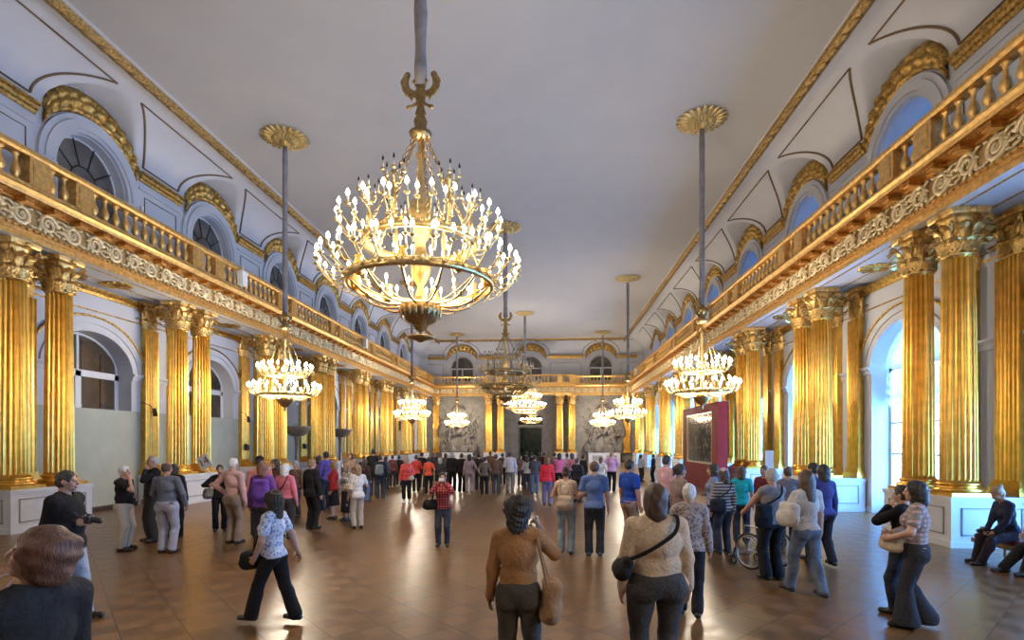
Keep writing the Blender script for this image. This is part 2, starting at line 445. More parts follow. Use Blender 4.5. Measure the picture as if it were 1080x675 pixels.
def muntins(mb, x, c, a, b, zs, z0, mi_white, mi_dark, low=True):
    mb.box(x-.05, x+.03, c-a, c+a, zs-.07, zs+.07, mi_white)
    ring = arc(a-.04, b-.04, c, zs, 20)
    mb.tube([(x, *p) for p in ring], .045, 4, mi_white)
    mb.tube([(x-.03, *p) for p in arc(a*.38, b*.38, c, zs, 10)], .022, 4, mi_dark)
    for k in range(1, 5):
        t = PI*k/5; mb.tube([(x-.03, c+a*.38*math.cos(t), zs+b*.38*math.sin(t)), (x-.03, c+a*.97*math.cos(t), zs+b*.97*math.sin(t))], .022, 4, mi_dark)
    if low:
        for y in (c-a+.04, c, c+a-.04): mb.box(x-.05, x+.03, y-.06, y+.06, z0, zs, mi_white)
WINDOWS = []
def pane_material(name, tint, refl=.5):
    m = bpy.data.materials.new(name); m.use_nodes = True; nt = m.node_tree; nt.nodes.clear()
    out = nt.nodes.new('ShaderNodeOutputMaterial'); mx = nt.nodes.new('ShaderNodeMixShader'); tr = nt.nodes.new('ShaderNodeBsdfTransparent'); gl = nt.nodes.new('ShaderNodeBsdfGlossy')
    mx.inputs[0].default_value = .08
    tr.inputs['Color'].default_value = (*tint, 1); gl.inputs['Roughness'].default_value = .05
    nt.links.new(tr.outputs[0], mx.inputs[1]); nt.links.new(gl.outputs[0], mx.inputs[2]); nt.links.new(mx.outputs[0], out.inputs[0])
    return m
M_PANE = pane_material('clear window glass', (.95, .97, 1.0))
M_PANEUP = pane_material('sky dimming upper glass', (.155, .20, .23))  # tint put in to dim the sky and keep its light off the ceiling
M_SHUT = mat('brown wooden shutter', (.075, .042, .018), .4, var=.5, vscale=3, coat=.3)
M_DIMGLASS = mat('dim grey window glass', (.13, .115, .105), .25, var=.3, vscale=1.5, spec=.6)
def curtain_material():
    m = bpy.data.materials.new('sheer white festoon cloth'); m.use_nodes = True; nt = m.node_tree; nt.nodes.clear()
    out = nt.nodes.new('ShaderNodeOutputMaterial'); mx = nt.nodes.new('ShaderNodeMixShader'); d = nt.nodes.new('ShaderNodeBsdfDiffuse'); t = nt.nodes.new('ShaderNodeBsdfTranslucent')
    d.inputs[0].default_value = (.85, .87, .9, 1); t.inputs[0].default_value = (.55, .6, .66, 1); mx.inputs[0].default_value = .35
    nt.links.new(d.outputs[0], mx.inputs[1]); nt.links.new(t.outputs[0], mx.inputs[2]); nt.links.new(mx.outputs[0], out.inputs[0])
    return m
M_SHEER = curtain_material()
wn_ = 0
def pane(parent, x0, c, a, b, zs, z0, fn, m, name='pane'):
    mb = MB(); tess(mb, [arch_ring(c, a, b, zs, z0)], x0); tess(mb, [arch_ring(c, a, b, zs, z0)], x0+.012); mb.mirror(fn); return mb.fix(name, m, parent)
def side_wall(side):
    global wn_
    fn = SIDES[side]; lit = side == 'right'
    W, G, Ln = MB(), MB(), MB(); Cr = []
    ldep, udep = (.55, .95) if lit else (.5, .3)
    for k, c in enumerate(YB):
        z0 = 0. if lit else W0
        out = [(c-2.8, z0)]+arch_ring(c, WH, WR, WS, z0)[::-1]+[(c+2.8, z0), (c+2.8, 12.7), (c-2.8, 12.7)]
        hole = arch_ring(c, UH, UR, US, U0)
        tess(W, [out, hole], WX, 0)
        if not lit: W.box(WX, WX+.02, c-2.8, c+2.8, 0, W0, 1); W.box(WX-.005, WX+ldep, c-WH, c+WH, W0-.05, W0, 1)
        r = arch_ring(c, WH, WR, WS, z0); W.strip([(WX, *p) for p in r], [(WX+ldep, *p) for p in r], 0)
        r = hole+[hole[0]]; W.strip([(WX, *p) for p in r], [(WX+udep, *p) for p in r], 0)
        # lower arch: white archivolt, gold bead, impost, thin gold lines
        ring_band(W, c, WH, WR, 1.70, 1.34, WS, WX, WX-.06, 0)
        ring_band(W, c, 1.76, 1.40, 2.0, 1.58, WS, WX, WX-.05, 0)
        G.tube([(WX-.06, *p) for p in arc(2.03, 1.62, c, WS, 30)], .035, 5)
        for s in (-1, 1):
            y0, y1 = sorted((c+s*WH, c+s*2.8))
            W.prism([(WX, WS-.16), (WX-.04, WS-.16), (WX-.05, WS-.06), (WX-.12, WS+.02), (WX-.12, WS+.07), (WX, WS+.09)], y0, y1, 0)
        G.box(WX-.02, WX, c-2.8, c+2.8, 6.02, 6.06)
        G.prism([(WX, 6.5), (WX-.06, 6.5), (WX-.08, 6.58), (WX-.16, 6.66), (WX-.16, 6.72), (WX, 6.72)], c-2.8, c+2.8, 0)
        upper_bay(W, G, Ln, Cr, c, 2.8, udep, k)
    W.box(WX, WX+.3, 51.45, 56.3, 0, 12.6, 0)
    for b_ in (W, G, Ln): b_.mirror(fn)
    wall = struct(W.fix('wall_'+side, [M_WALL, M_GREEN]))
    G.fix('gilded_moulding', M_GOLDO, wall); Ln.fix('panel_moulding', M_BROWNLINE, wall)
    for P in Cr:
        mb = MB(); mb.grid(P); mb.mirror(fn); mb.fix('lunette_ornament', mat('gilded acanthus', (.50, .31, .09), .36, 1., var=.45, vscale=11, bump=.6, bscale=40), wall)
    # windows
    for k, c in enumerate(YB):
        if k < 2:                                # behind the viewer: unseen shutters, added to keep daylight out
            S = MB(); tess(S, [arch_ring(c, WH, WR, WS, 0)], WX+ldep); tess(S, [arch_ring(c, UH, UR, US, U0)], WX+udep)
            S.mirror(fn); wn_ += 1; struct(S.fix('window_%d' % wn_, M_SHUT)); continue
        xl = WX+ldep; wn_ += 1
        z0 = 0. if lit else W0
        F = MB()
        if lit:
            muntins(F, xl, c, WH, WR, WS, z0, 0, 0)
            for z in (.75, 1.75, 2.65, 3.45): F.box(xl-.03, xl+.03, c-WH, c+WH, z-.035, z+.035, 0)
            for y in (-.75, .75): F.box(xl-.03, xl+.03, c+y-.03, c+y+.03, 0, WS, 0)
            F.box(xl-.06, xl+.03, c-WH, c+WH, 0, .35, 0)
        else:
            F.box(xl-.05, xl+.03, c-WH, c+WH, WS-.16, WS+.04, 0)
            F.tube([(xl, *p) for p in arc(WH-.04, WR-.04, c, WS, 20)], .05, 4, 0)
            for y in (c-WH+.05, c, c+WH-.05): F.box(xl-.05, xl+.03, y-.10, y+.10, W0, WS, 0)
            F.box(xl-.03, xl+.03, c-.04, c+.04, WS, WS+WR, 0)
        F.mirror(fn); w = struct(F.fix('window_%d' % wn_, [M_WHITE, M_BLACK]))
        pane(w, xl+.04 if lit else xl-.035, c, WH, WR, WS, z0, fn, M_PANE)
        if not lit:
            S = MB(); x = xl+.002
            S.box(x, x+.06, c-1.75, c+1.75, 2.8, 5.7)
            for s in (-1, 1):
                for q in (.40, 1.1):
                    S.box(x-.025, x, c+s*q-.27, c+s*q+.27, W0+.08, WS-.2, 0); S.box(x-.025, x, c+s*q-.27, c+s*q+.27, WS+.06, WS+(.95 if q < .5 else .6), 0)
            S.mirror(fn); S.fix('shutter', M_SHUT, w)
        else:
            # pleated fan in the arch and a festoon blind under it
            S = MB(); P = []
            n = 72
            for i in range(n+1):
                t = PI*i/n; dz = .05*(1 if i % 2 else 0)
                P.append([(xl-.08-dz*f, c+(WH-.05)*f*math.cos(t), WS+(WR-.05)*f*math.sin(t)) for f in (.06, .35, .7, 1.)])
            S.grid(P, smooth=False); S.mirror(fn); S.fix('fan_blind', M_SHEER, w)
            S = MB(); P = []
            for i in range(61):
                y = -WH+.05+(2*WH-.1)*i/60; sw = abs(math.sin(PI*5*(i/60)))
                row = []
                for j in range(15):
                    f = j/14; z = WS-.12-f*(.85+.22*sw)
                    row.append((xl-.10-.06*math.sin(f*22)*f-.05*sw*f, c+y, z))
                P.append(row)
            S.grid(P); S.mirror(fn); S.fix('festoon_blind', M_SHEER, w)
        wn_ += 1; xu = WX+udep; F = MB(); muntins(F, xu, c, UH, UR, US, U0, 0, 1 if not lit else 0)
        F.mirror(fn); w = struct(F.fix('window_%d' % wn_, [M_WHITE, M_BLACK]))
        pane(w, xu-.012, c, UH, UR, US, U0, fn, M_PANEUP if lit else M_DIMGLASS)
    return wall
wall_left = side_wall('left'); wall_right = side_wall('right')
# ------------------------------------------------------------------ entablature with gallery floor (one per side and one at the far end)
def scroll_unit(mb, y, flip, x, mi):
    pts = []; zc_ = 7.34; s = 1 if flip else -1
    for i in range(27):
        a = i/26*3.5*PI; r = .235*(1-.78*i/26)
        pts.append((x-.035, y+s*r*math.cos(a), zc_+s*r*math.sin(a)))
    mb.tube(pts, [.058-.026*i/26 for i in range(27)], 5, mi)
    for i in range(9):
        a = i/9*2*PI; r0, r1 = .19, .265
        p = (x-.03, y+r0*math.cos(a), zc_+r0*math.sin(a)); q = (x-.02, y+r1*math.cos(a+.35), zc_+min(.23, max(-.23, r1*math.sin(a+.35))))
        mb.tube([p, q], [.055, .018], 4, mi)
    mb.lathe([(0, 0.05), (.05, .03), (.06, 0)], 6, (x-.03, y, zc_), mi, caps=False)
    for q, (dy, dz, ex, ez) in enumerate(((.20, .15, .33, .21), (.27, .05, .34, .10), (.20, -.15, .33, -.21), (.27, -.05, .36, -.08), (-.2, .17, -.30, .22), (-.2, -.17, -.30, -.22))):
        mb.tube([(x-.02, y+s*dy*.8, zc_+dz), (x-.045, y+s*(dy+ex)/2, zc_+(dz+ez)/2), (x-.015, y+s*ex, zc_+ez)], [.02, .042, .012], 4, mi)
def entablature(name, fn, ya, yb, xe=EX, deep=WX, y_step=.66, flat=True, gallery=True):
    mb = MB()
    prof = [(deep, SOFF), (xe, SOFF), (xe, SOFF+.12), (xe-.03, SOFF+.13), (xe-.03, SOFF+.22), (xe-.07, SOFF+.25), (xe-.07, 7.07), (xe, 7.09), (xe, 7.58), (xe-.06, 7.60), (xe-.06, 7.64), (xe-.38, 7.67), (xe-.40, 7.74), (xe-.44, 7.80), (xe-.30, 7.83), (deep, 7.83)]
    mi = [2, 0, 0, 0, 0, 0, 0, 1, 0, 0, 3, 0, 0, 0, 2, 2]
    n = len(prof)
    for i in range(n):
        a, b = prof[i], prof[(i+1) % n]
        mb.add([(a[0], ya, a[1]), (b[0], ya, b[1]), (b[0], yb, b[1]), (a[0], yb, a[1])], [(0, 1, 2, 3)], mi[i])
    for y in (ya, yb): mb.add([(p[0], y, p[1]) for p in prof], [tuple(range(n))], 0)
    # bead rows, scrolls, modillions
    k = int((yb-ya)/y_step); sp = (yb-ya)/k
    for i in range(k): scroll_unit(mb, ya+(i+.5)*sp, i % 2, xe, 4)
    wave = [(xe-.02, ya+sp*j/4, 7.34+.2*math.cos(PI*j/4)) for j in range(k*4+1)]
    mb.tube(wave, .028, 4, 4, caps=False)
    k = int((yb-ya)/.7); sp = (yb-ya)/k
    for i in range(k):
        y = ya+(i+.5)*sp; mb.box(xe-.34, xe-.05, y-.15, y+.15, 7.58, 7.655, 3); mb.box(xe-.30, xe-.06, y-.10, y+.10, 7.55, 7.58, 0)
    k = int((yb-ya)/.16); sp = (yb-ya)/k
    for i in range(k):
        y = ya+(i+.5)*sp; mb.box(xe-.095, xe-.06, y-.04, y+.04, 7.0, 7.06, 0)
    # thin lines on the soffit
    if gallery:
        for xx in (10.95, 10.25): mb.box(xx-.015, xx+.015, ya, yb, SOFF-.02, SOFF, 5)
    mb.mirror(fn)
    return struct(mb.fix(name, [M_GOLDL, M_FRIEZE, M_WHITE, M_AMBER, M_SCROLL, M_GOLDO]))
entablature('trim_1', L_, Y0, YF+1.6); entablature('trim_2', R_, Y0, YF+1.6)
def Fx(off): return lambda v: F_(v)+np.array([0, off, 0])
entablature('trim_3', F_, -10.03, -4.5, gallery=False); entablature('trim_4', F_, 4.5, 10.03, gallery=False)
entablature('trim_5', Fx(-1.0), -4.55, 4.55, deep=11.2, gallery=False)
# ------------------------------------------------------------------ balustrades
BAL = MB(); BAL.lathe([(.085, 0), (.085, .05), (.05, .07), (.06, .10), (.095, .17), (.10, .24), (.075, .33), (.045, .42), (.038, .50), (.05, .53), (.045, .56), (.08, .59), (.08, .64)], 10)
BALM = BAL.mesh('baluster'); BALM.materials.append(M_GOLDL)
def balustrade(label, fn, spans, piers, ya, yb, xb=9.95, top=None):
    """spans: list of (y0, y1, n); piers: centres"""
    t = thing('balustrade', label, 'balustrade', (0, 0, 0))
    mb = MB(); mb.prism([(xb-.17, 7.83), (xb-.17, 7.92), (xb-.14, 7.95), (xb-.14, 8.02), (xb+.14, 8.02), (xb+.17, 7.83)], ya, yb); mb.mirror(fn); mb.fix('base_rail', M_GOLDL, t)
    mb = MB(); mb.prism([(xb-.14, 8.66), (xb-.18, 8.72), (xb-.18, 8.79), (xb-.14, 8.84), (xb+.14, 8.84), (xb+.18, 8.72), (xb+.14, 8.66)], ya, yb); mb.mirror(fn); mb.fix('hand_rail', M_GOLDL, t)
    for p in piers:
        mb = MB(); mb.box(xb-.165, xb+.165, p-.26, p+.26, 8.02, 8.66); mb.box(xb-.18, xb-.165, p-.17, p+.17, 8.1, 8.58); mb.mirror(fn); mb.fix('pier', M_GOLDL, t)
    pos = []
    for a, b, n in spans:
        for i in range(n): pos.append(a+(b-a)*(i+.5)/n)
    pos.sort()
    if fn is F_ or top: pos.sort(key=abs)
    for y in pos[:98]:
        p = fn([(xb, y, 8.02)])[0]; obj('baluster', BALM, None, t, p)
    if len(pos) > 98:
        mb = MB()
        for y in pos[98:]:
            mb.lathe([(.085, 0), (.085, .05), (.05, .08), (.10, .22), (.045, .42), (.05, .55), (.085, .6), (.085, .64)], 6, (xb, y, 8.02))
        mb.mirror(fn); o = mb.obj('far_balusters', M_GOLDL, t); o['kind'] = 'stuff'
    return t
for side, fn in (('left', L_), ('right', R_)):
    piers = [y+s for y in [6.65]+YP for s in (-.6, .6)]; spans = []
    for y in YP: spans.append((y-.34, y+.34, 2))
    for y in [9.45+BAY*k for k in range(8)]: spans.append((y-1.94, y+1.94, 11))
    spans.append((52.35, 54.2, 5)); spans.append((6.31, 6.99, 2))
    balustrade('long gilded balustrade of vase balusters on the %s gallery edge' % side, fn, spans, piers, Y0, 54.6)
balustrade('gilded balustrade at left on the far end gallery', F_, [(-9.7, -4.9, 14)], [-4.7], -9.75, -4.4)
balustrade('gilded balustrade at right on the far end gallery', F_, [(4.9, 9.7, 14)], [4.7], 4.4, 9.75)
balustrade('gilded balustrade projecting over the far doorway columns', Fx(-1.0), [(-2.7, 2.7, 16), (-3.94, -3.26, 2), (3.26, 3.94, 2)], [-4.2, -3.0, 3.0, 4.2], -4.5, 4.5, top=True)
# ------------------------------------------------------------------ columns, pilasters, pedestals
def fluted(mb, r0, r1, z0, z1, n=20, mi=0):
    v = []; K = n*6; zs = [z0, z0+.04, z0+.3*(z1-z0), z0+.65*(z1-z0), z1-.04, z1]
    for q, z in enumerate(zs):
        f = (z-z0)/(z1-z0); r = r0+(r1-r0)*f**1.5
        for k in range(K):
            ph = (k % 6)/6; d = .0 if ph < .01 else .15*math.sin(PI*ph)**.7*r
            if q in (0, 5): d = 0
            a = 2*PI*k/K; v.append(((r-d*.85)*math.cos(a), (r-d*.85)*math.sin(a), z))
    f = [(q*K+k, q*K+(k+1) % K, (q+1)*K+(k+1) % K, (q+1)*K+k) for q in range(5) for k in range(K)]
    mb.add(v, f, mi, False)
ZC = 5.88                                        # underside of the capital
mb = MB(); fluted(mb, .315, .275, 1.30, ZC); SHAFT = mb.mesh('shaft'); SHAFT.materials.append(M_GOLD)
mb = MB(); mb.box(-.42, .42, -.42, .42, 1.0, 1.08)
mb.lathe([(.41, 1.08), (.43, 1.12), (.41, 1.16), (.36, 1.17), (.345, 1.20), (.36, 1.22), (.385, 1.245), (.365, 1.27), (.33, 1.28), (.318, 1.31)], 28)
CBASE = mb.mesh('base'); CBASE.materials.append(M_GOLD)
def leaf(mb, ang, r0, z0, h, w, curl, rr):
    P = []
    for i in range(16):
        f = i/15; r = r0+rr*f*f+(curl*max(0, f-.7)/.3 if f > .7 else 0); z = z0+h*(f if f < .86 else .86-(f-.86)*.9)
        row = []
        for j in range(7):
            g = (j-3)/3; ww = w*(1.08-.4*f)*(1+.26*math.cos(f*25)); a = ang+g*ww/(r0+.02)
            d = r+.035*(1-abs(g))+.022*math.cos(g*9.5)
            row.append((d*math.cos(a), d*math.sin(a), z-.03*abs(g)*f))
        P.append(row)
    mb.grid(P)
mb = MB(); mb.lathe([(.275, ZC), (.30, ZC+.02), (.30, ZC+.05), (.27, ZC+.06), (.27, ZC+.5), (.31, ZC+.72), (.36, ZC+.80)], 20)
for k in range(8): leaf(mb, 2*PI*k/8, .285, ZC+.04, .36, .115, .17, .06)
for k in range(8): leaf(mb, 2*PI*(k+.5)/8, .295, ZC+.10, .62, .10, .19, .08)
for k in range(4):                               # volutes under the corners, small helices between
    a = PI/4+k*PI/2
    for s in (-1, 1):
        pts = []
        for i in range(20):
            f = i/19
            if f < .5: r = .30+.16*(f/.5); z = ZC+.45+.30*(f/.5); da = s*.30*(1-f/.5)
            else:
                g = (f-.5)/.5; th = g*2.6*PI; q = .075*(1-.75*g); r = .47+q*math.sin(th)-.0; z = ZC+.69+q*math.cos(th); da = s*.03
            pts.append((r*math.cos(a+da), r*math.sin(a+da), z))
        mb.tube(pts, .03, 5)
    b_ = k*PI/2
    mb.lathe([(0, -.07), (.06, -.05), (.07, 0), (.05, .05), (0, .07)], 8, (.40*math.cos(b_), .40*math.sin(b_), ZC+.84), caps=False)
n = 24; v = []
for z, q in ((ZC+.80, .96), (ZC+.84, 1.0), (ZC+.92, 1.03)):
    for k in range(n):
        a = 2*PI*k/n; c4 = abs(math.cos(2*(a))); r = (.40+.115*(1-c4)**1.5)*q; v.append((r*math.cos(a), r*math.sin(a), z))
mb.add(v, [(q*n+k, q*n+(k+1) % n, (q+1)*n+(k+1) % n, (q+1)*n+k) for q in range(2) for k in range(n)]+[tuple(range(n))[::-1], tuple(range(2*n, 3*n))])
CAP = mb.mesh('capital'); CAP.materials.append(mat('gilded acanthus capital', (.80, .53, .19), .40, .88, var=.18, vscale=11, bump=.2, bscale=40))
def column(label, x, y, group, sc=1.):
    t = thing('fluted_column', label, 'column', (x, y, 0), 0, group, 'thing')
    for n_, me in (('base', CBASE), ('shaft', SHAFT), ('capital', CAP)):
        o = obj(n_, me, None, t); o.scale = (sc, sc, 1)
    return t
# pilaster: flat shaft with five flutes
def pilaster_mesh():
    mb = MB(); w, d = .31, .16; z0, z1 = 1.30, ZC; pts = []
    nf = 6; fw = 2*w/nf
    pts.append((0, -w)); pts.append((d, -w))
    for i in range(nf):
        y = -w+i*fw
        for q in range(5):
            f = (q+.5)/5; pts.append((d-.028*math.sin(PI*f), y+fw*(.1+.8*f)))
    pts.append((d, w)); pts.append((0, w))
    n = len(pts); v = [(a, b, z) for z in (z0, z1) for a, b in pts]
    mb.add(v, [(i, i+1, n+i+1, n+i) for i in range(n-1)])
    return mb.mesh('shaft')
PSH = pilaster_mesh(); PSH.materials.append(M_GOLD)
mb = MB(); mb.box(0, .26, -.42, .42, 1.0, 1.09); mb.box(0, .24, -.39, .39, 1.09, 1.17); mb.box(0, .20, -.35, .35, 1.17, 1.24); mb.box(0, .19, -.335, .335, 1.24, 1.31)
PBASE = mb.mesh('base'); PBASE.materials.append(M_GOLD)
def pilaster(label, x, y, rz, group):
    t = thing('pilaster', label, 'pilaster', (x, y, 0), rz, group, 'thing')
    obj('base', PBASE, None, t); obj('shaft', PSH, None, t); o = obj('capital', CAP, None, t); o.scale = (.62, 1, 1)
    return t
def pedestal(label, x0, x1, y0, y1, group, front):
    """front: 'x-' etc. side that looks into the hall"""
    t = thing('pedestal', label, 'pedestal', ((x0+x1)/2, (y0+y1)/2, 0), 0, group, 'thing')
    a, b = abs(x1-x0)/2, abs(y1-y0)/2
    mb = MB(); mb.box(-a+.03, a-.03, -b+.03, b-.03, .12, .90); mb.box(-a, a, -b, b, 0, .12); mb.box(-a, a, -b, b, .92, 1.0); mb.box(-a+.015, a-.015, -b+.015, b-.015, .89, .92)
    mb.obj('block', M_PED, t)
    mb = MB(); e = .012
    def rect(px, py, ux, uy, w):
        for (s0, s1, z0, z1) in ((-w, w, .24, .265), (-w, w, .765, .79), (-w, -w+.025, .24, .79), (w-.025, w, .24, .79)):
            xs = sorted((px+ux*s0, px+ux*s1)); ys = sorted((py+uy*s0, py+uy*s1))
            mb.box(xs[0]-(e if ux == 0 else 0), xs[1]+(e if ux == 0 else 0), ys[0]-(e if uy == 0 else 0), ys[1]+(e if uy == 0 else 0), z0, z1)
    rect(-a+.025, 0, 0, 1, b-.22); rect(a-.025, 0, 0, 1, b-.22); rect(0, -b+.025, 1, 0, a-.22)
    mb.obj('panel_moulding', M_PEDL, t)
    return t
for side, sg in (('left', -1), ('right', 1)):
    for k, y in enumerate(YP):
        q = ORD[k]
        pedestal('%s white panelled pedestal under a column pair on the %s' % (q, side), sg*PX_, sg*(WX-.02), y-1.1, y+1.1, 'pedestals along the %s colonnade' % side, sg)
        for s, w in ((-1, 'nearer'), (1, 'farther')):
            column('gilded fluted column, %s of the %s pair on the %s' % (w, q, side), sg*CX_, y+s*.6, 'gilded columns of the %s colonnade' % side)
            pilaster('flat gilded wall pilaster behind the %s column of the %s pair, %s' % (w, q, side), sg*WX, y+s*.6, PI if sg > 0 else 0, 'gilded pilasters on the %s wall' % side)
for x, w in ((-4.2, 'outer left'), (-3.0, 'inner left'), (3.0, 'inner right'), (4.2, 'outer right')):
    column('gilded fluted column, %s of those beside the far doorway' % w, x, 54.0, 'gilded columns beside the far doorway', 1.1)
for x, w in ((-3.6, 'left'), (3.6, 'right')):
    pedestal('white panelled pedestal at the %s of the far doorway' % w, x-1.1, x+1.1, 53.4, 54.48, 'pedestals by the far doorway', 0)
for x, w in ((-9.7, 'left'), (9.7, 'right')):
    pilaster('flat gilded pilaster in the far %s corner' % w, x, 54.5, -PI/2, 'gilded pilasters in the far corners')
# soffit rosettes over each bay
mb = MB(); mb.lathe([(0, -.10), (.10, -.09), (.14, -.03), (.30, -.05), (.34, 0)], 16, sy=.8)
for k in range(10): leafa = 2*PI*k/10; mb.lathe([(0, -.05), (.09, -.04), (.11, 0)], 8, (.34*math.cos(leafa), .30*math.sin(leafa), 0), caps=False)
ROS = mb.mesh('ceiling_medallion'); ROS.materials.append(M_GOLDO)
for side, sg in (('left', -1), ('right', 1)):
    for k in range(7):
        o = obj('ceiling_medallion', ROS, None, None, (sg*10.85, 15.05+BAY*k, SOFF-.005))
        tag(o, 'small gilded rosette on the %s gallery soffit, in the %s bay past the nearest columns' % (side, ['first', 'second', 'third', 'fourth', 'fifth', 'sixth', 'seventh'][k]), 'medallion', 'soffit medallions of the %s gallery' % side, 'thing')
# ------------------------------------------------------------------ far wall
W, G, Ln = MB(), MB(), MB(); Cr = []
for c in (-7.3, 0, 7.3):
    out = [(c-3.65, 6.8), (c+3.65, 6.8), (c+3.65, 12.7), (c-3.65, 12.7)]
    hole = arch_ring(c, UH, UR, US, U0); tess(W, [out, hole], WX, 0); r = hole+[hole[0]]; W.strip([(WX, *p) for p in r], [(WX+.3, *p) for p in r], 0)
    upper_bay(W, G, Ln, Cr, c, 3.65, .3, int(c*10)+99)
W.box(WX, WX+.1, -11.7, -10.95, 6.8, 12.7, 0); W.box(WX, WX+.1, 10.95, 11.7, 6.8, 12.7, 0)
# lower face with the doorway (half width 1.1, rectangular to 3.55, arched light above to 5.2)
DH = 1.15
out = [(-11.6, 0), (-DH, 0), (-DH, 3.55), (DH, 3.55), (DH, 0), (11.6, 0), (11.6, 6.8), (-11.6, 6.8)]
fan = [(y, z) for y, z in arc(DH+.15, 1.35, 0, 3.85, 20)]
tess(W, [out, fan], 10.0, 1)
W.strip([(10.0, *p) for p in [(-DH, 0), (-DH, 3.55), (DH, 3.55), (DH, 0)]], [(10.5, *p) for p in [(-DH, 0), (-DH, 3.55), (DH, 3.55), (DH, 0)]], 1)
W.strip([(10.0, *p) for p in fan+[fan[0]]], [(10.5, *p) for p in fan+[fan[0]]], 1)
# masonry bands and sunk panels
for z in (1.0, 4.05, 6.4):
    for a, b in ((-9.4, -4.9), (4.9, 9.4)): W.box(9.96, 10.0, a, b, z, z+.10, 1)
for a, b in ((-2.3, -1.65), (1.65, 2.3)): W.box(9.95, 10.0, a, b, 0, 4.1, 1)
W.box(9.93, 10.0, -2.4, 2.4, 3.68, 3.80, 1)
ring_band(W, 0, DH+.17, 1.37, DH+.5, 1.7, 3.85, 10.0, 9.92, 1)
for b_ in (W, G, Ln): b_.mirror(F_)
wall_far = struct(W.fix('wall_far', [M_WALL, M_STONEW]))
G.fix('gilded_moulding', M_GOLDO, wall_far); Ln.fix('panel_moulding', M_BROWNLINE, wall_far)
for P in Cr:
    mb = MB(); mb.grid(P); mb.mirror(F_); mb.fix('lunette_ornament', M_GOLDO, wall_far)
for c in (-7.3, 0, 7.3):
    wn_ += 1; F = MB(); muntins(F, WX+.3, c, UH, UR, US, U0, 0, 1); F.mirror(F_); w = struct(F.fix('window_%d' % wn_, [M_WHITE, M_BLACK]))
    pane(w, WX+.288, c, UH, UR, US, U0, F_, M_DIMGLASS)
# door_1: dark panelled double doors folded back, and the next room behind
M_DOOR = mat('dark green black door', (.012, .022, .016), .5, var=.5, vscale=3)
D = MB()
for s in (-1, 1):
    D.box(9.94, 10.0, s*(DH+.08)-.08, s*(DH+.08)+.08, 0, 3.6, 0)
D.box(9.94, 10.0, -DH-.16, DH+.16, 3.55, 3.68, 0)
D.mirror(F_); door = struct(D.fix('door_1', M_STONE))
D = MB()
for s in (-1, 1):
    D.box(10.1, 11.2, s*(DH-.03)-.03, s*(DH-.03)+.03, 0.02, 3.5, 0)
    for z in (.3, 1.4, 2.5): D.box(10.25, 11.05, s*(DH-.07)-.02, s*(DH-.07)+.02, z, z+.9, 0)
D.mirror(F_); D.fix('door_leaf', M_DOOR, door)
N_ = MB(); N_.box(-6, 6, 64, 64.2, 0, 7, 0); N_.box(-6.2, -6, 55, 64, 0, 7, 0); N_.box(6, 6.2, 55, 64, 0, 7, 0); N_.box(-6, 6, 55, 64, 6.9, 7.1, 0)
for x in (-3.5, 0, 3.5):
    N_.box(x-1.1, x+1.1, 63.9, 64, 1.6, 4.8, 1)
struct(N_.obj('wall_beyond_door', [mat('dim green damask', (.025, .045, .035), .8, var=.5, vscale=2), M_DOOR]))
N_ = MB(); N_.box(-1.25, 1.25, 54.95, 54.99, 0, .0, 0)
# ------------------------------------------------------------------ back wall and baseboards
mb = MB(); mb.box(-12.6, 12.6, Y0-.2, Y0, 0, 12.8)
struct(mb.obj('wall_back', M_WALL))
mb = MB(); mb.prism([(WX, 0), (WX-.05, 0), (WX-.05, .11), (WX-.03, .14), (WX, .14)], Y0, YF); mb.mirror(L_); struct(mb.fix('baseboard_left', mat('dark walnut base', (.05, .028, .015), .5)))
mb = MB()
for c in YB: 
    for s in (-1, 1): mb.prism([(WX, 0), (WX-.04, 0), (WX-.04, .14), (WX, .16)], *sorted((c+s*1.55, c+s*2.8)))
mb.mirror(R_); struct(mb.fix('baseboard_right', M_PED))
# ================================================================== chandeliers
def sleeve_profile(z0, z1, r): return [(r*.8, z0), (r*1.05, z0+.15*(z1-z0)), (r, z0+.5*(z1-z0)), (r*1.06, z0+.8*(z1-z0)), (r, z1)]
def bulb_mesh(r, h):
    mb = MB(); mb.lathe([(r*.35, 0), (r*.9, h*.22), (r, h*.42), (r*.65, h*.7), (.002, h)], 8); return mb.mesh('bulb')
def arm_mesh(reach, rise, dip, cup, ch, cr, tr=.012, seg=5):
    """branch from the origin outwards along +x, a cup and a candle at its end; returns mesh and candle top"""
    mb = MB(); pts = []
    for i in range(9):
        f = i/8; pts.append((reach*f, 0, rise*f*f-dip*math.sin(PI*min(1, f*1.15))*(1-.3*f)))
    pts[-1] = (reach, 0, rise); mb.tube(pts, tr, seg, 0)
    mb.lathe([(.008, -.01), (cup*.5, 0), (cup, .025), (cup*.9, .03), (.01, .032)], 10, (reach, 0, rise), 0)
    mb.lathe([(cr, .03), (cr, .03+ch)], 8, (reach, 0, rise), 1)
    return mb.mesh('arm'), (reach, 0, rise+.03+ch)
def chain_pts(a, b, n, r):
    """a chain drawn as alternating links"""
    mb = MB(); a, b = Vector(a), Vector(b); d = (b-a); L = d.length; d.normalize(); s = d.orthogonal().normalized(); t = d.cross(s); k = int(L/n)
    for i in range(k):
        c = a+d*(i+.5)*L/k; u = s if i % 2 else t
        mb.tube([c+d*(n*.62*math.cos(q))+u*(r*math.sin(q)) for q in np.linspace(0, 2*PI, 9)], r*.33, 4, 0, caps=False)
    return mb
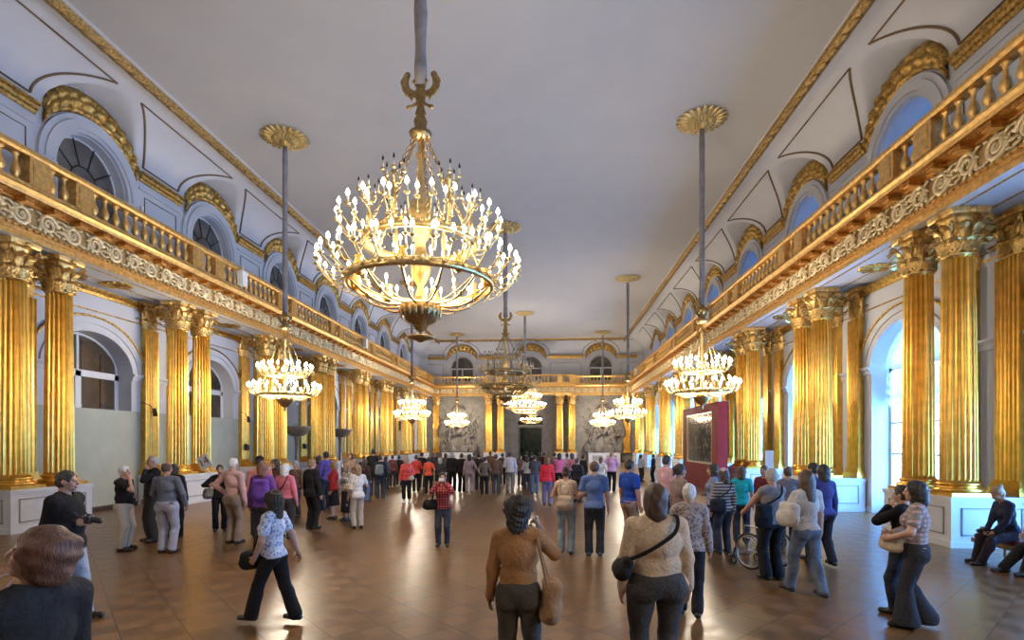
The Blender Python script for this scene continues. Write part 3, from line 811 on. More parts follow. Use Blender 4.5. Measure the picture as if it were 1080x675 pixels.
def ornate_ring(mb, R, z, h, w, mi=0, seg=56):
    mb.lathe([(R-w*.6, z-h/2), (R, z-h*.62), (R+w, z-h*.35), (R+w*.7, z), (R+w, z+h*.4), (R, z+h*.55), (R-w*.6, z+h/2), (R-w*.4, z), (R-w*.6, z-h/2)], seg, mi=mi, caps=False)
    for k in range(24):
        a = 2*PI*k/24; mb.lathe([(0, -.05), (.03, -.02), (.035, .02), (0, .06)], 6, ((R+w)*math.cos(a), (R+w)*math.sin(a), z+h*.1), mi, caps=False)
def eagle(h=.02):
    s = SDF((-.55, -.2, -.35), (.55, .2, .55), h, .03)
    s.ell((0, 0, .02), (.10, .09, .17)); s.cone((0, 0, -.12), (0, 0, -.32), .06, .12, fy=.4)
    for q in (-1, 1):
        s.cone((q*.03, 0, .15), (q*.09, -.02, .30), .045, .035); s.ell((q*.11, -.03, .32), (.05, .04, .045)); s.cone((q*.14, -.04, .32), (q*.19, -.05, .29), .02, .006)
        pts = [(.06, .08), (.20, .10), (.30, .20), (.33, .34), (.27, .48)]
        for a, b in zip(pts, pts[1:]): s.cone((q*a[0], 0, a[1]), (q*b[0], 0, b[1]), .075, .065, fy=.45)
        for k in range(5):
            a = pts[min(4, k)]; s.cone((q*a[0], 0, a[1]), (q*(a[0]-.03+.05*k*.3), 0, a[1]-.17+.02*k), .035, .015, fy=.5)
        s.cone((q*.05, -.02, -.1), (q*.20, -.05, -.2), .035, .025); s.ell((q*.23, -.05, -.21), (.05, .04, .05))
    s.ell((0, 0, .42), (.05, .04, .05)); s.cone((0, 0, .3), (0, 0, .45), .03, .02)
    me = s.mesh('eagle'); me.materials.append(M_BRASS); return me
EAGLE = eagle()
M_UNLIT = mat('unlit bulb glass', (.55, .5, .42), .2)
BULB_BIG, BULB_SMALL, BULB_OFF = bulb_mesh(.034, .115), bulb_mesh(.042, .13), bulb_mesh(.022, .09)
BULB_BIG.materials.append(M_BULB); BULB_SMALL.materials.append(M_BULB); BULB_OFF.materials.append(M_UNLIT)
M_GILT = mat('chandelier gilt', (.78, .58, .26), .3, .9, var=.2, vscale=15)
ARM_L, TOP_L = arm_mesh(.42, .16, .10, .055, .11, .017); ARM_S, TOP_S = arm_mesh(.16, .12, .05, .05, .11, .017)
ARM_T, TOP_T = arm_mesh(.15, .13, .04, .04, .10, .015)
for m_ in (ARM_L, ARM_S, ARM_T): m_.materials.append(M_GILT); m_.materials.append(M_CANDLE)
def rod_mesh(z0, z1, r):
    mb = MB(); prof = []; n = 14
    for i in range(n+1):
        f = i/n; prof.append((r*(1+.10*math.sin(i*2.1)+.05*math.sin(i*5.3)), z0+(z1-z0)*f))
    mb.lathe(prof, 14); return mb.mesh('hanging_rod')
def big_chandelier(x, y, lit, label):
    t = thing('chandelier', label, 'chandelier', (x, y, 0), 0, 'great central chandeliers', 'thing')
    gm = M_GILT if lit else M_BRASS  # rings and candelabra browner when unlit: missing glow put into the colour
    mb = MB(); mb.lathe([(.02, 3.98), (.10, 4.02), (.13, 4.10), (.26, 4.15), (.34, 4.30), (.36, 4.42), (.33, 4.45), (.10, 4.50)], 28)
    for k in range(20): a = 2*PI*k/20; mb.lathe([(0, 4.2), (.03, 4.28), (.035, 4.38), (0, 4.43)], 6, (.33*math.cos(a), .33*math.sin(a), 0), caps=False)
    mb.obj('bowl', M_BRASS, t)
    mb = MB(); mb.lathe([(.02, 3.98), (.03, 3.93), (.24, 3.90), (.25, 3.87), (.10, 3.84), (.02, 3.80)], 20); mb.obj('pendant', M_BRASS, t)
    mb = MB(); mb.lathe([(.05, 4.45), (.09, 4.6), (.05, 4.75), (.16, 4.95), (.19, 5.2), (.10, 5.35), (.08, 5.5), (.17, 5.65), (.20, 5.95), (.16, 6.2), (.06, 6.3), (.04, 6.9), (.09, 7.0), (.04, 7.1), (.05, 7.3)], 16)
    mb.obj('stem', M_GILT, t)
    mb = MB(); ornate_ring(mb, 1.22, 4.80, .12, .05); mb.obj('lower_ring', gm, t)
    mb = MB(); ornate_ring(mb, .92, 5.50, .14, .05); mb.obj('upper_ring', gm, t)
    for k in range(12):
        mb = MB(); a = 2*PI*k/12; P = []
        for i in range(9):
            f = i/8; r = .32+.92*f; z = 4.42+.38*f-.16*math.sin(PI*f); P.append((r*math.cos(a), r*math.sin(a), z))
        mb.tube(P, .02, 6); mb.tube([(p[0]*.98, p[1]*.98, p[2]+.10*math.sin(PI*i/8)) for i, p in enumerate(P)], .012, 5)
        mb.lathe([(0, -.05), (.05, 0), (0, .06)], 6, (P[5][0], P[5][1], P[5][2]), caps=False)
        mb.obj('strut', M_BRASS, t)
    for k in range(8):
        a = 2*PI*(k+.5)/8; chain_pts((.10*math.cos(a), .10*math.sin(a), 7.32), (.92*math.cos(a), .92*math.sin(a), 5.56), .075, .026).obj('chain', M_BRASS, t)
        mb = MB(); mb.tube([(.9*math.cos(a), .9*math.sin(a), 5.45), (1.2*math.cos(a), 1.2*math.sin(a), 4.86)], .012, 5); mb.obj('tie_rod', M_BRASS, t)
    for k in range(8):
        a = 2*PI*k/8; mb = MB(); mb.lathe([(.02, 4.72), (.07, 4.76), (.085, 4.88), (.05, 4.98), (.075, 5.03), (.02, 5.05)], 12, (1.12*math.cos(a), 1.12*math.sin(a), 0)); mb.obj('urn', mat('amber urn gilt', (.8, .5, .12), .3, .8), t)  # amber is the gilt's own colour
    def arms(n, R, z, me, top, a0=0, off=False):
        for k in range(n):
            a = a0+2*PI*k/n
            o = obj('arm', me, None, t, (R*math.cos(a), R*math.sin(a), z), a)
            obj('bulb', BULB_BIG if lit and not off else BULB_OFF, None, o, top)
    arms(36, 1.26, 4.82, ARM_L, TOP_L); arms(20, 1.26, 4.98, ARM_S, TOP_S, .09)
    arms(24, .95, 5.56, ARM_L, TOP_L, .1)
    arms(16, .95, 5.66, ARM_S, TOP_S, .2)
    for k in range(6):
        a = 2*PI*(k+.25)/6; c = (.86*math.cos(a), .86*math.sin(a)); mb = MB()
        mb.lathe([(.04, 5.55), (.025, 5.7), (.05, 5.85), (.03, 5.95), (.02, 6.28), (.05, 6.32)], 8, (*c, 0))
        for q in range(5):
            b = 2*PI*q/5; e = (c[0]+.17*math.cos(b), c[1]+.17*math.sin(b))
            mb.tube([(*c, 6.15), (c[0]+.10*math.cos(b), c[1]+.10*math.sin(b), 6.13), (*e, 6.30)], .012, 5)
            mb.lathe([(.01, 6.29), (.045, 6.32), (.01, 6.325)], 8, (*e, 0)); mb.lathe([(.015, 6.32), (.015, 6.44)], 6, (*e, 0), 1); mb.lathe([(.012, 6.44), (.02, 6.48), (.002, 6.53)], 6, (*e, 0), 2)
        mb.obj('candelabrum', [gm, M_CANDLE, M_BLACK], t)
    o = obj('eagle', EAGLE, None, t, (0, 0, 7.98)); o.scale = (.85, .85, .85)
    mb = MB(); mb.lathe([(.05, 7.25), (.16, 7.30), (.20, 7.38), (.09, 7.45), (.12, 7.58), (.07, 7.68), (.09, 7.74)], 14); mb.obj('hub', M_BRASS, t)
    obj('hanging_rod', rod_mesh(8.2, 12.6 if y < 10 else 12.28, .105), M_SLEEVE, t)
    return t
big_chandelier(-.1, 9.0, True, 'huge lit gilded chandelier hanging nearest, in the upper middle of the hall')
big_chandelier(-.1, 26.0, False, 'unlit gilded chandelier, its shade painted brown, in the middle of the hall')
big_chandelier(.0, 43.4, True, 'lit central chandelier hanging farthest, just before the doorway')
def small_chandelier(x, y, label):
    t = thing('chandelier', label, 'chandelier', (x, y, 0), 0, 'small lit side chandeliers', 'thing')
    mb = MB(); mb.lathe([(.01, 3.15), (.05, 3.2), (.03, 3.27), (.14, 3.35), (.26, 3.5), (.30, 3.62), (.27, 3.66), (.05, 3.7)], 20); mb.obj('bowl', M_BRASS, t)
    mb = MB(); mb.lathe([(.04, 3.66), (.07, 3.9), (.04, 4.1), (.10, 4.3), (.05, 4.6), (.03, 5.5), (.06, 5.6), (.03, 5.95)], 10); mb.obj('stem', M_GILT, t)
    mb = MB(); ornate_ring(mb, .86, 3.72, .09, .04, seg=36); mb.obj('lower_ring', M_GILT, t)
    mb = MB(); ornate_ring(mb, .58, 4.40, .09, .04, seg=30); mb.obj('upper_ring', M_GILT, t)
    for k in range(8):
        a = 2*PI*k/8; mb = MB(); mb.tube([((.26+.6*f)*math.cos(a), (.26+.6*f)*math.sin(a), 3.62+.1*f-.12*math.sin(PI*f)) for f in np.linspace(0, 1, 7)], .014, 5); mb.obj('strut', M_GILT, t)
    for k in range(6):
        a = 2*PI*(k+.5)/6; mb = MB(); mb.tube([(.06*math.cos(a), .06*math.sin(a), 5.98), (.58*math.cos(a), .58*math.sin(a), 4.45)], .012, 4); mb.tube([(.58*math.cos(a), .58*math.sin(a), 4.38), (.86*math.cos(a), .86*math.sin(a), 3.76)], .010, 4)
        mb.obj('chain', M_GILT, t)
    def arms(n, R, z, a0, me, top):
        for k in range(n):
            a = a0+2*PI*k/n; o = obj('arm', me, None, t, (R*math.cos(a), R*math.sin(a), z), a); obj('bulb', BULB_SMALL, None, o, top)
    arms(24, .86, 3.74, 0, ARMQ, TOPQ); arms(12, .84, 3.80, .13, ARM_T, TOP_T); arms(18, .58, 4.42, .05, ARMQ, TOPQ); arms(10, .56, 4.48, .2, ARM_T, TOP_T)
    mb = MB(); mb.lathe([(.03, 5.93), (.16, 5.98), (.20, 6.06), (.10, 6.12), (.13, 6.25), (.22, 6.36), (.16, 6.46), (.06, 6.52), (.08, 6.6)], 14)
    for k in range(8): a = 2*PI*k/8; mb.tube([(.1*math.cos(a), .1*math.sin(a), 6.2), (.24*math.cos(a), .24*math.sin(a), 6.36), (.20*math.cos(a), .20*math.sin(a), 6.5)], [.04, .03, .01], 5)
    mb.obj('crown', M_BRASS, t)
    obj('hanging_rod', SROD, M_SLEEVE, t)
    return t
ARMQ, TOPQ = arm_mesh(.30, .12, .07, .05, .09, .018, .014, 4)
ARMQ.materials.append(M_GILT); ARMQ.materials.append(M_CANDLE)
SROD = rod_mesh(6.55, 12.28, .085)
sc0 = small_chandelier(-7.03, 17.8, 'small two tiered lit chandelier hanging nearest on the left')
for x, y, l in ((7.03, 17.8, 'small two tiered lit chandelier hanging nearest on the right'), (-7.03, 34.65, 'small two tiered lit chandelier, second along the left colonnade'),
                (7.03, 34.65, 'small two tiered lit chandelier, second along the right colonnade'), (-7.03, 51.5, 'small lit chandelier farthest away on the left'), (7.03, 51.5, 'small lit chandelier farthest away on the right')):
    dup(sc0, (x, y, 0), 0, l)
for x, l in ((-7.03, 'left'), (7.03, 'right')): dup(sc0, (x, .95, 0), 0, 'small lit chandelier added as front fill beside the viewer on the %s, out of frame' % l)  # extra unseen pair, put in to light the nearest people from the front
be = dup(sc0, (-.1, 58.6, .55), 0, 'small lit chandelier seen through the arch over the doorway')
for ch in list(be.children):
    if ch.name.startswith('hanging_rod'): ch.scale = (1, 1, .0); ch.location = (0, 0, 6.3); bpy.data.objects.remove(ch)
LAMPS = []
for Y in (.95, 17.8, 34.65, 51.5):
    for x in (-7.03, 7.03): LAMPS.append(((x, Y, 4.3), (1150 if Y > 30 else 900) if Y > 5 else 620, .5))  # the weakest pair is fill light in the added chandeliers
LAMPS += [((-.1, 9.0, 5.2), 1200, .8), ((0, 43.4, 5.2), 1700, .8), ((-.1, 58.6, 4.6), 250, .4)]
# ------------------------------------------------------------------ ceiling roses
mb = MB(); mb.lathe([(.06, -.22), (.14, -.20), (.20, -.10), (.24, -.14), (.30, -.08), (.36, -.05), (.40, -.09), (.46, -.03), (.50, 0)], 24, caps=False)
for k in range(22):
    a = 2*PI*k/22
    for r0, r1, w, d in ((.44, .82, .10, .06), (.20, .50, .07, .12)):
        P = []
        for i in range(5):
            f = i/4; r = r0+(r1-r0)*f; row = []
            for j in range(5):
                g = (j-2)/2; ww = w*math.sin(PI*(.18+.75*f)); aa = a+(.14 if r0 < .3 else 0)
                row.append((r*math.cos(aa)-g*ww*math.sin(aa), r*math.sin(aa)+g*ww*math.cos(aa), -d*(1-.5*g*g)*math.sin(PI*min(1, .35+.65*f))-.02))
            P.append(row)
        mb.grid(P)
ROSE = mb.mesh('ceiling_rose'); ROSE.materials.append(mat('pale gilt plaster leaves', (.55, .40, .16), .45, .6, var=.25, vscale=20))
for x, y, l in ((-7.03, 17.8, 'nearest on the left'), (7.03, 17.8, 'nearest on the right'), (-7.03, 34.65, 'second on the left, half hidden by the huge chandelier'), (7.03, 34.65, 'second on the right'),
                (-7.03, 51.5, 'farthest on the left'), (7.03, 51.5, 'farthest on the right'), (-.1, 26.0, 'above the unlit middle chandelier'), (0, 43.4, 'above the farthest central chandelier')):
    o = obj('ceiling_rose', ROSE, None, None, (x, y, 12.6)); o.scale = (1, 1, 1.5); tag(o, 'gilded leafy ceiling rose, '+l, 'ceiling rose', 'gilded ceiling roses', 'thing')
# ================================================================== things about the hall
# stone tazzas on tall stems
mb = MB(); mb.lathe([(.10, 2.35), (.30, 2.40), (.52, 2.55), (.66, 2.78), (.70, 2.85), (.68, 2.89), (.60, 2.86), (.30, 2.6)], 32)
TB = mb.mesh('bowl'); mb = MB(); mb.lathe([(.26, .5), (.26, .58), (.14, .66), (.10, .9), (.085, 1.7), (.10, 2.2), (.16, 2.3), (.12, 2.36)], 20); TS = mb.mesh('stem')
mb = MB(); mb.box(-.36, .36, -.36, .36, 0, .42); mb.box(-.30, .30, -.30, .30, .42, .5); TP = mb.mesh('plinth')
M_TAZ = mat('brown jasper stone', (.20, .15, .11), .3, var=.4, vscale=12, coat=.3)
for y, l in ((26.25, 'nearer'), (31.85, 'farther')):
    t = thing('stone_tazza', 'tall brown stone bowl on a slim stem in a left bay, the %s of two' % l, 'bowl', (-10.75, y, 0), 0, 'stone bowls in the left bays')
    for n_, me in (('plinth', TP), ('stem', TS), ('bowl', TB)): obj(n_, me, M_TAZ, t)
# black spotlights on arms and small black boxes on the pilasters
for y, l in ((17.25, 'second'), (22.85, 'third')):
    t = thing('wall_spotlight', 'small black spotlight on a bent arm by the %s left column pair' % l, 'spotlight', (-11.43, y-.1, 3.1), 0, 'black spotlights on the left pilasters')
    mb = MB(); mb.tube([(0, .05, .0), (.14, 0, .02), (.2, -.25, .22), (.18, -.62, .30)], .014, 5); mb.obj('arm', M_BLACK, t)
    mb = MB(); mb.lathe([(.02, .07), (.06, .06), (.075, -.08), (.06, -.1), (.05, -.08)], 12, (.17, .02, -.03)); mb.lathe([(.02, .07), (.05, .06), (.06, -.05), (.04, -.06)], 10, (.24, -.1, .05)); mb.obj('lamp_head', M_BLACK, t)
for y, l in ((22.85, 'third'), (28.45, 'fourth')):
    mb = MB(); mb.box(0, .12, -.10, .10, 0, .26); mb.box(.12, .13, -.08, .08, .02, .24); mb.box(0, .05, -.03, .03, .26, .3)
    o = mb.obj('wall_mount_box', M_BLACK, None, (-11.42, y-.05, 1.72)); tag(o, 'small black box fixed low on the pilaster of the %s left pair' % l, 'box', 'black boxes on the left pilasters')
# white floodlights clipped to the balustrades
M_LAMPW = mat('white lamp housing', (.8, .8, .8), .4)
for sg, y, l in ((-1, 19.7, 'nearer one on the left balustrade'), (-1, 33.3, 'farther one on the left balustrade'), (1, 26.8, 'nearer one on the right balustrade'), (1, 48.5, 'farther one on the right balustrade')):
    t = thing('balustrade_spotlight', 'white floodlight box hung over the gallery, '+l, 'floodlight', (sg*9.70, y, 8.1), 0, 'white floodlights on the balustrades')
    mb = MB(); mb.box(-.10, .10, -.17, .17, 0, .5); mb.box(-.12, .12, -.19, .19, .42, .54); mb.obj('housing', M_LAMPW, t)
    mb = MB(); mb.box(-.03, .03, -.02, .02, .5, .80); mb.box(min(0, sg*.3), max(0, sg*.3), -.02, .02, .76, .80); mb.obj('bracket', M_LAMPW, t)
t = thing('rail_spotlight', 'tiny white spotlight standing on the left hand rail', 'spotlight', (-9.95, 14.95, 8.84))
mb = MB(); mb.tube([(0, 0, 0), (0, 0, .08)], .02, 6); mb.obj('foot', M_LAMPW, t); mb = MB(); mb.lathe([(.03, 0), (.05, .02), (.055, .14), (.04, .16)], 10, (0, 0, .07)); mb.obj('lamp_head', M_LAMPW, t)
# red display wall with a framed picture
M_RED = mat('crimson cloth panel', (.23, .007, .007), .75, var=.15, vscale=3, bump=.2, bscale=80)
t = thing('display_stand', 'freestanding crimson display wall carrying a large dark picture', 'display', (9.15, 25.2, 0))
mb = MB(); mb.box(-.14, .14, -2.9, 2.9, 0, 3.75); mb.box(-.24, -.14, -2.9, -2.0, .0, 3.75); mb.box(-.24, -.14, 2.25, 2.9, 0, 3.75); mb.box(-.24, -.14, -2.0, 2.25, 3.42, 3.75); mb.box(-.24, -.14, -2.0, 2.25, 0, 1.1); mb.obj('panel', M_RED, t)
t = thing('framed_picture', 'large dark framed engraving set in the crimson display wall', 'picture', (9.15, 25.2, 0))
def picture_mat():
    m, nt, b = nodes_of('dark brown grey engraving'); tc = nt.nodes.new('ShaderNodeTexCoord'); v = nt.nodes.new('ShaderNodeTexVoronoi'); v.inputs['Scale'].default_value = 3.2; n = nt.nodes.new('ShaderNodeTexNoise'); n.inputs['Scale'].default_value = 5; n.inputs['Detail'].default_value = 8
    nt.links.new(tc.outputs['Object'], v.inputs['Vector']); nt.links.new(tc.outputs['Object'], n.inputs['Vector'])
    mx = nt.nodes.new('ShaderNodeMix'); mx.data_type = 'FLOAT'; mx.inputs['Factor'].default_value = .5; nt.links.new(v.outputs['Distance'], mx.inputs['A']); nt.links.new(n.outputs['Fac'], mx.inputs['B'])
    r = nt.nodes.new('ShaderNodeValToRGB'); e = r.color_ramp.elements; e[0].position = .25; e[0].color = (.02, .015, .012, 1); e[1].position = .8; e[1].color = (.42, .37, .31, 1)
    nt.links.new(mx.outputs['Result'], r.inputs['Fac']); nt.links.new(r.outputs['Color'], b.inputs['Base Color']); b.inputs['Roughness'].default_value = .12; b.inputs['Coat Weight'].default_value = 1; b.inputs['Coat Roughness'].default_value = .04
    return m
mb = MB(); mb.box(-.18, -.16, -1.9, 2.15, 1.2, 3.32); mb.obj('canvas', picture_mat(), t)
mb = MB()
for a in ((-1.98, -1.9, 1.12, 3.40), (2.15, 2.23, 1.12, 3.40), (-1.9, 2.15, 3.32, 3.40), (-1.9, 2.15, 1.12, 1.2)): mb.box(-.22, -.145, *a)
mb.obj('frame', mat('pale gilt frame', (.6, .52, .36), .4, .4), t)
# stone trophies on the far wall
def trophy(seed, mirror):
    rs = random.Random(seed); s = SDF((-2.5, -.75, 0), (2.5, .1, 5.4), .05, .06); q = -1 if mirror else 1
    def fig(x, face, lean):
        s.cone((x-.14, -.2, .15), (x-.1, -.22, 1.0), .12, .16); s.cone((x+.2, -.25, .15), (x+.1, -.25, 1.0), .12, .16)
        s.cone((x, -.25, 1.0), (x+lean*.2, -.28, 1.75), .22, .27, fy=.8); s.ell((x+lean*.25, -.35, 2.15), (.14, .15, .18)); s.ell((x+lean*.25, -.33, 2.32), (.17, .17, .10))
        s.cone((x+lean*.25, -.33, 2.36), (x+lean*.1, -.3, 2.62), .07, .03)
        s.cone((x+lean*.2-.28, -.28, 1.65), (x-.45, -.38, 1.25), .10, .09); s.cone((x-.45, -.38, 1.25), (x-.3, -.5, 1.0), .085, .07)
        s.cone((x+lean*.2+.28, -.28, 1.65), (x+.5, -.4, 1.75), .10, .09); s.cone((x+.5, -.4, 1.75), (x+face*.5+.2, -.45, 2.15), .085, .07)
        for k in range(5): s.cone((x-.25+.12*k, -.32, 1.0), (x-.34+.17*k, -.3, .45), .09, .05)
        s.cone((x-.2, -.15, 1.8), (x-.75*face, -.15, .35), .18, .34, fy=.35)
    fig(-1.0, .6, .3); fig(1.0, -.6, -.3)
    s.cone((0, -.3, 0), (0, -.3, 4.6), .05, .04); s.ell((0, -.42, 2.15), (.34, .12, .36)); s.ell((0, -.5, 2.15), (.14, .1, .15))
    for a, L in ((-58, 2.3), (-42, 3.0), (-26, 3.3), (26, 3.3), (42, 3.0), (58, 2.3)):
        r = math.radians(a); d = (math.sin(r), 0, math.cos(r)); e = [d[0]*L, -.14, 1.4+d[2]*L]
        s.cone((d[0]*.4, -.12, 1.4+d[2]*.4), e, .04, .03); s.cone(e, [e[0]+d[0]*.25, -.12, e[2]+d[2]*.25], .07, .01)
        for k in range(5):
            f = .35+.12*k; w = .30-.03*k; px, pz = d[0]*L*f, 1.4+d[2]*L*f; sg = 1 if a < 0 else -1
            s.cone((px, -.16, pz), (px-sg*w*1.1, -.12-.05*(k % 2), pz-.42), .09, .05, fy=.7)
    s.ell((0, -.35, 4.55), (.22, .16, .2)); 
    for w in (-1, 1):
        for k in range(5): s.cone((w*.1, -.3, 4.5), (w*(.35+.12*k), -.2, 4.95-.16*k), .08, .05, fy=.6)
        s.ell((w*.62, -.45, .38), (.42, .15, .42)); s.ell((w*1.7, -.3, .5), (.32, .2, .5))
    s.ell((-1.75*q, -.25, 2.5), (.36, .12, 1.0), np.array(Matrix.Rotation(.3*q, 3, 'Y'))); s.box((0, -.03, .08), (1.95, .3, .10), rd=.03)
    s.ripple(.012, 26, seed); s.D = np.maximum(s.D, (s.ax[1][None, :, None]+.01)).astype(np.float32)
    return s.mesh('trophy_relief')
for x, l, mirr, sd in ((-7.35, 'left', False, 3), (7.4, 'right', True, 5)):
    o = obj('trophy_relief', trophy(sd, mirr), M_STONE, None, (x, 54.5, 1.0)); tag(o, 'grey stone relief of warriors with fanned banners, %s of the far doorway' % l, 'relief', 'stone reliefs on the far wall', 'thing')
    pd = thing('relief_plinth', 'white stone plinth below the warrior relief on the %s' % l, 'plinth', (x, 53.95, 0), 0, 'plinths under the reliefs', 'thing')
    mb = MB(); mb.box(-1.55, 1.55, -.5, .5, .1, .92); mb.box(-1.62, 1.62, -.53, .53, 0, .1); mb.box(-1.62, 1.62, -.53, .53, .92, 1.0); mb.obj('block', M_PED, pd)
    mb = MB(); mb.box(-1.2, -.2, -.515, -.5, .25, .75); mb.box(.2, 1.2, -.515, -.5, .25, .75); mb.obj('panel', M_PEDL, pd)
# white notice on a stand, right side
t = thing('notice_stand', 'white notice board on a thin stand by the right columns', 'notice', (*at_depth(811.5, 15.2), 0), 0)
mb = MB(); mb.lathe([(.18, 0), (.18, .02), (.02, .04)], 14); mb.tube([(0, 0, .03), (0, 0, 1.35)], .015, 6); mb.obj('post', M_BLACK, t); mb = MB(); mb.box(-.11, .11, -.015, .015, 1.3, 1.85); mb.obj('board', M_LAMPW, t)
# upholstered bench by the right window
t = thing('bench', 'dark red upholstered bench with wooden frame by the right windows', 'bench', (10.12, 9.25, 0))
M_OAK = mat('pale brown bench wood', (.27, .16, .08), .45, var=.2, vscale=10)
mb = MB(); mb.box(-.26, .26, -1.2, 1.2, .26, .34); mb.obj('frame', M_OAK, t)
s = SDF((-.3, -1.25, .30), (.3, 1.25, .46), .02, .01); s.box((0, 0, .38), (.25, 1.18, .05), rd=.04); s.ripple(.004, 9, 3); obj('cushion', s.mesh('cushion'), mat('dark red leather', (.10, .012, .018), .4), t)
for a in (-1, 1):
    for b in (-1, 1):
        mb = MB(); mb.lathe([(.018, 0), (.028, .06), (.02, .1), (.035, .22), (.04, .27)], 8, (a*.21, b*1.05, 0)); mb.obj('leg', M_OAK, t)
WORLD = 38.0; LAMPK = 1.18; EXPOSURE = -.25
# ================================================================== people
def V3(*a): return np.array(a, float)
def unit(v): v = np.asarray(v, float); return v/max(1e-9, np.linalg.norm(v))
def ik(a, b, l1, l2, pole):
    d = b-a; L = np.linalg.norm(d); m = (l1+l2)*.998
    if L > m: b = a+d/L*m; d = b-a; L = m
    if L < abs(l1-l2)*1.02: L = abs(l1-l2)*1.02
    u = unit(d); x = (l1*l1-l2*l2+L*L)/(2*L); hgt = math.sqrt(max(0, l1*l1-x*x))
    p = np.asarray(pole, float); p = p-u*(p@u); p = unit(p)
    return a+u*x+p*hgt, b
class Prims:
    """recorded shapes, sampled later on a grid that fits them"""
    def __init__(s): s.ops = []; s.lo = V3(9, 9, 9); s.hi = -s.lo
    def _b(s, p, r): s.lo = np.minimum(s.lo, np.asarray(p)-r); s.hi = np.maximum(s.hi, np.asarray(p)+r)
    def cone(s, a, b, ra, rb, **k):
        s.ops.append(('cone', (a, b, ra, rb), k))
        if k.get('op') != 'sub': q = max(k.get('fx', 1), k.get('fy', 1), 1); s._b(a, ra*q+.03); s._b(b, rb*q+.03)
    def ell(s, c, r, **k):
        s.ops.append(('ell', (c, r), k))
        if k.get('op') != 'sub': s._b(c, max(r)+.03)
    def box(s, c, r, **k):
        s.ops.append(('box', (c, r), k))
        if k.get('op') != 'sub': s._b(c, np.linalg.norm(r)+.03)
    def sample(s, h, k):
        g = SDF(s.lo, s.hi, h, k)
        for n, a, kw in s.ops: getattr(g, n)(*a, **kw)
        return g
FAB = {}
def fabric(col, pattern=None, col2=None):
    key = (tuple(round(c, 3) for c in col), pattern, col2)
    if key in FAB: return FAB[key]
    m, nt, b = nodes_of('cloth %d %s' % (len(FAB), pattern or 'plain')); N, Lk = nt.nodes, nt.links
    b.inputs['Roughness'].default_value = .85; b.inputs['Specular IOR Level'].default_value = .25
    tc = N.new('ShaderNodeTexCoord'); n = N.new('ShaderNodeTexNoise'); n.inputs['Scale'].default_value = 9; n.inputs['Detail'].default_value = 6
    Lk.new(tc.outputs['Object'], n.inputs['Vector'])
    c2 = col2 or tuple(min(1, c*1.5+.01) for c in col); c1 = tuple(c*.72 for c in col) if not col2 else col
    if pattern == 'knit' and not col2: c1, c2 = tuple(c*.86 for c in col), tuple(min(1, c*1.12) for c in col)
    r = N.new('ShaderNodeValToRGB'); e = r.color_ramp.elements; e[0].color = (*c1, 1); e[1].color = (*c2, 1); e[0].position = .3; e[1].position = .72
    if pattern in ('floral', 'plaid', 'stripe', 'denim', 'knit'):
        if pattern == 'floral':
            v = N.new('ShaderNodeTexVoronoi'); v.inputs['Scale'].default_value = 26; Lk.new(tc.outputs['Object'], v.inputs['Vector']); e[0].position = .25; e[1].position = .5; Lk.new(v.outputs['Distance'], r.inputs['Fac'])
        elif pattern == 'stripe':
            v = N.new('ShaderNodeTexWave'); v.bands_direction = 'Z'; v.inputs['Scale'].default_value = 5.5; v.inputs['Distortion'].default_value = .6; Lk.new(tc.outputs['Object'], v.inputs['Vector']); Lk.new(v.outputs['Fac'], r.inputs['Fac'])
        elif pattern == 'plaid':
            a = N.new('ShaderNodeTexWave'); a.bands_direction = 'Z'; a.inputs['Scale'].default_value = 6; d = N.new('ShaderNodeTexWave'); d.bands_direction = 'X'; d.inputs['Scale'].default_value = 6
            mm = N.new('ShaderNodeMath'); mm.operation = 'MULTIPLY'; Lk.new(tc.outputs['Object'], a.inputs['Vector']); Lk.new(tc.outputs['Object'], d.inputs['Vector']); Lk.new(a.outputs['Fac'], mm.inputs[0]); Lk.new(d.outputs['Fac'], mm.inputs[1]); e[0].position = .1; Lk.new(mm.outputs[0], r.inputs['Fac'])
        elif pattern == 'denim': n.inputs['Scale'].default_value = 5; Lk.new(n.outputs['Fac'], r.inputs['Fac'])
        else: n.inputs['Scale'].default_value = 60; Lk.new(n.outputs['Fac'], r.inputs['Fac'])
    else: e[0].position = .25; e[1].position = .85; e[0].color = (*[c*.85 for c in col], 1); e[1].color = (*[min(1, c*1.15) for c in col], 1); Lk.new(n.outputs['Fac'], r.inputs['Fac'])
    Lk.new(r.outputs['Color'], b.inputs['Base Color'])
    n2 = N.new('ShaderNodeTexNoise'); n2.inputs['Scale'].default_value = 17; n2.inputs['Detail'].default_value = 3; n2.inputs['Distortion'].default_value = .8; Lk.new(tc.outputs['Object'], n2.inputs['Vector'])
    bp = N.new('ShaderNodeBump'); bp.inputs['Strength'].default_value = .6; bp.inputs['Distance'].default_value = .03; Lk.new(n2.outputs['Fac'], bp.inputs['Height']); Lk.new(bp.outputs['Normal'], b.inputs['Normal'])
    FAB[key] = m
    return m
SKIN = {'fair': mat('fair skin', (.52, .29, .20), .5), 'tan': mat('tanned skin', (.40, .21, .135), .5), 'brown': mat('brown skin', (.20, .10, .06), .5)}
M_LIP = mat('lips', (.38, .12, .09), .4); M_EYE = mat('dark eyes', (.03, .02, .015), .3)
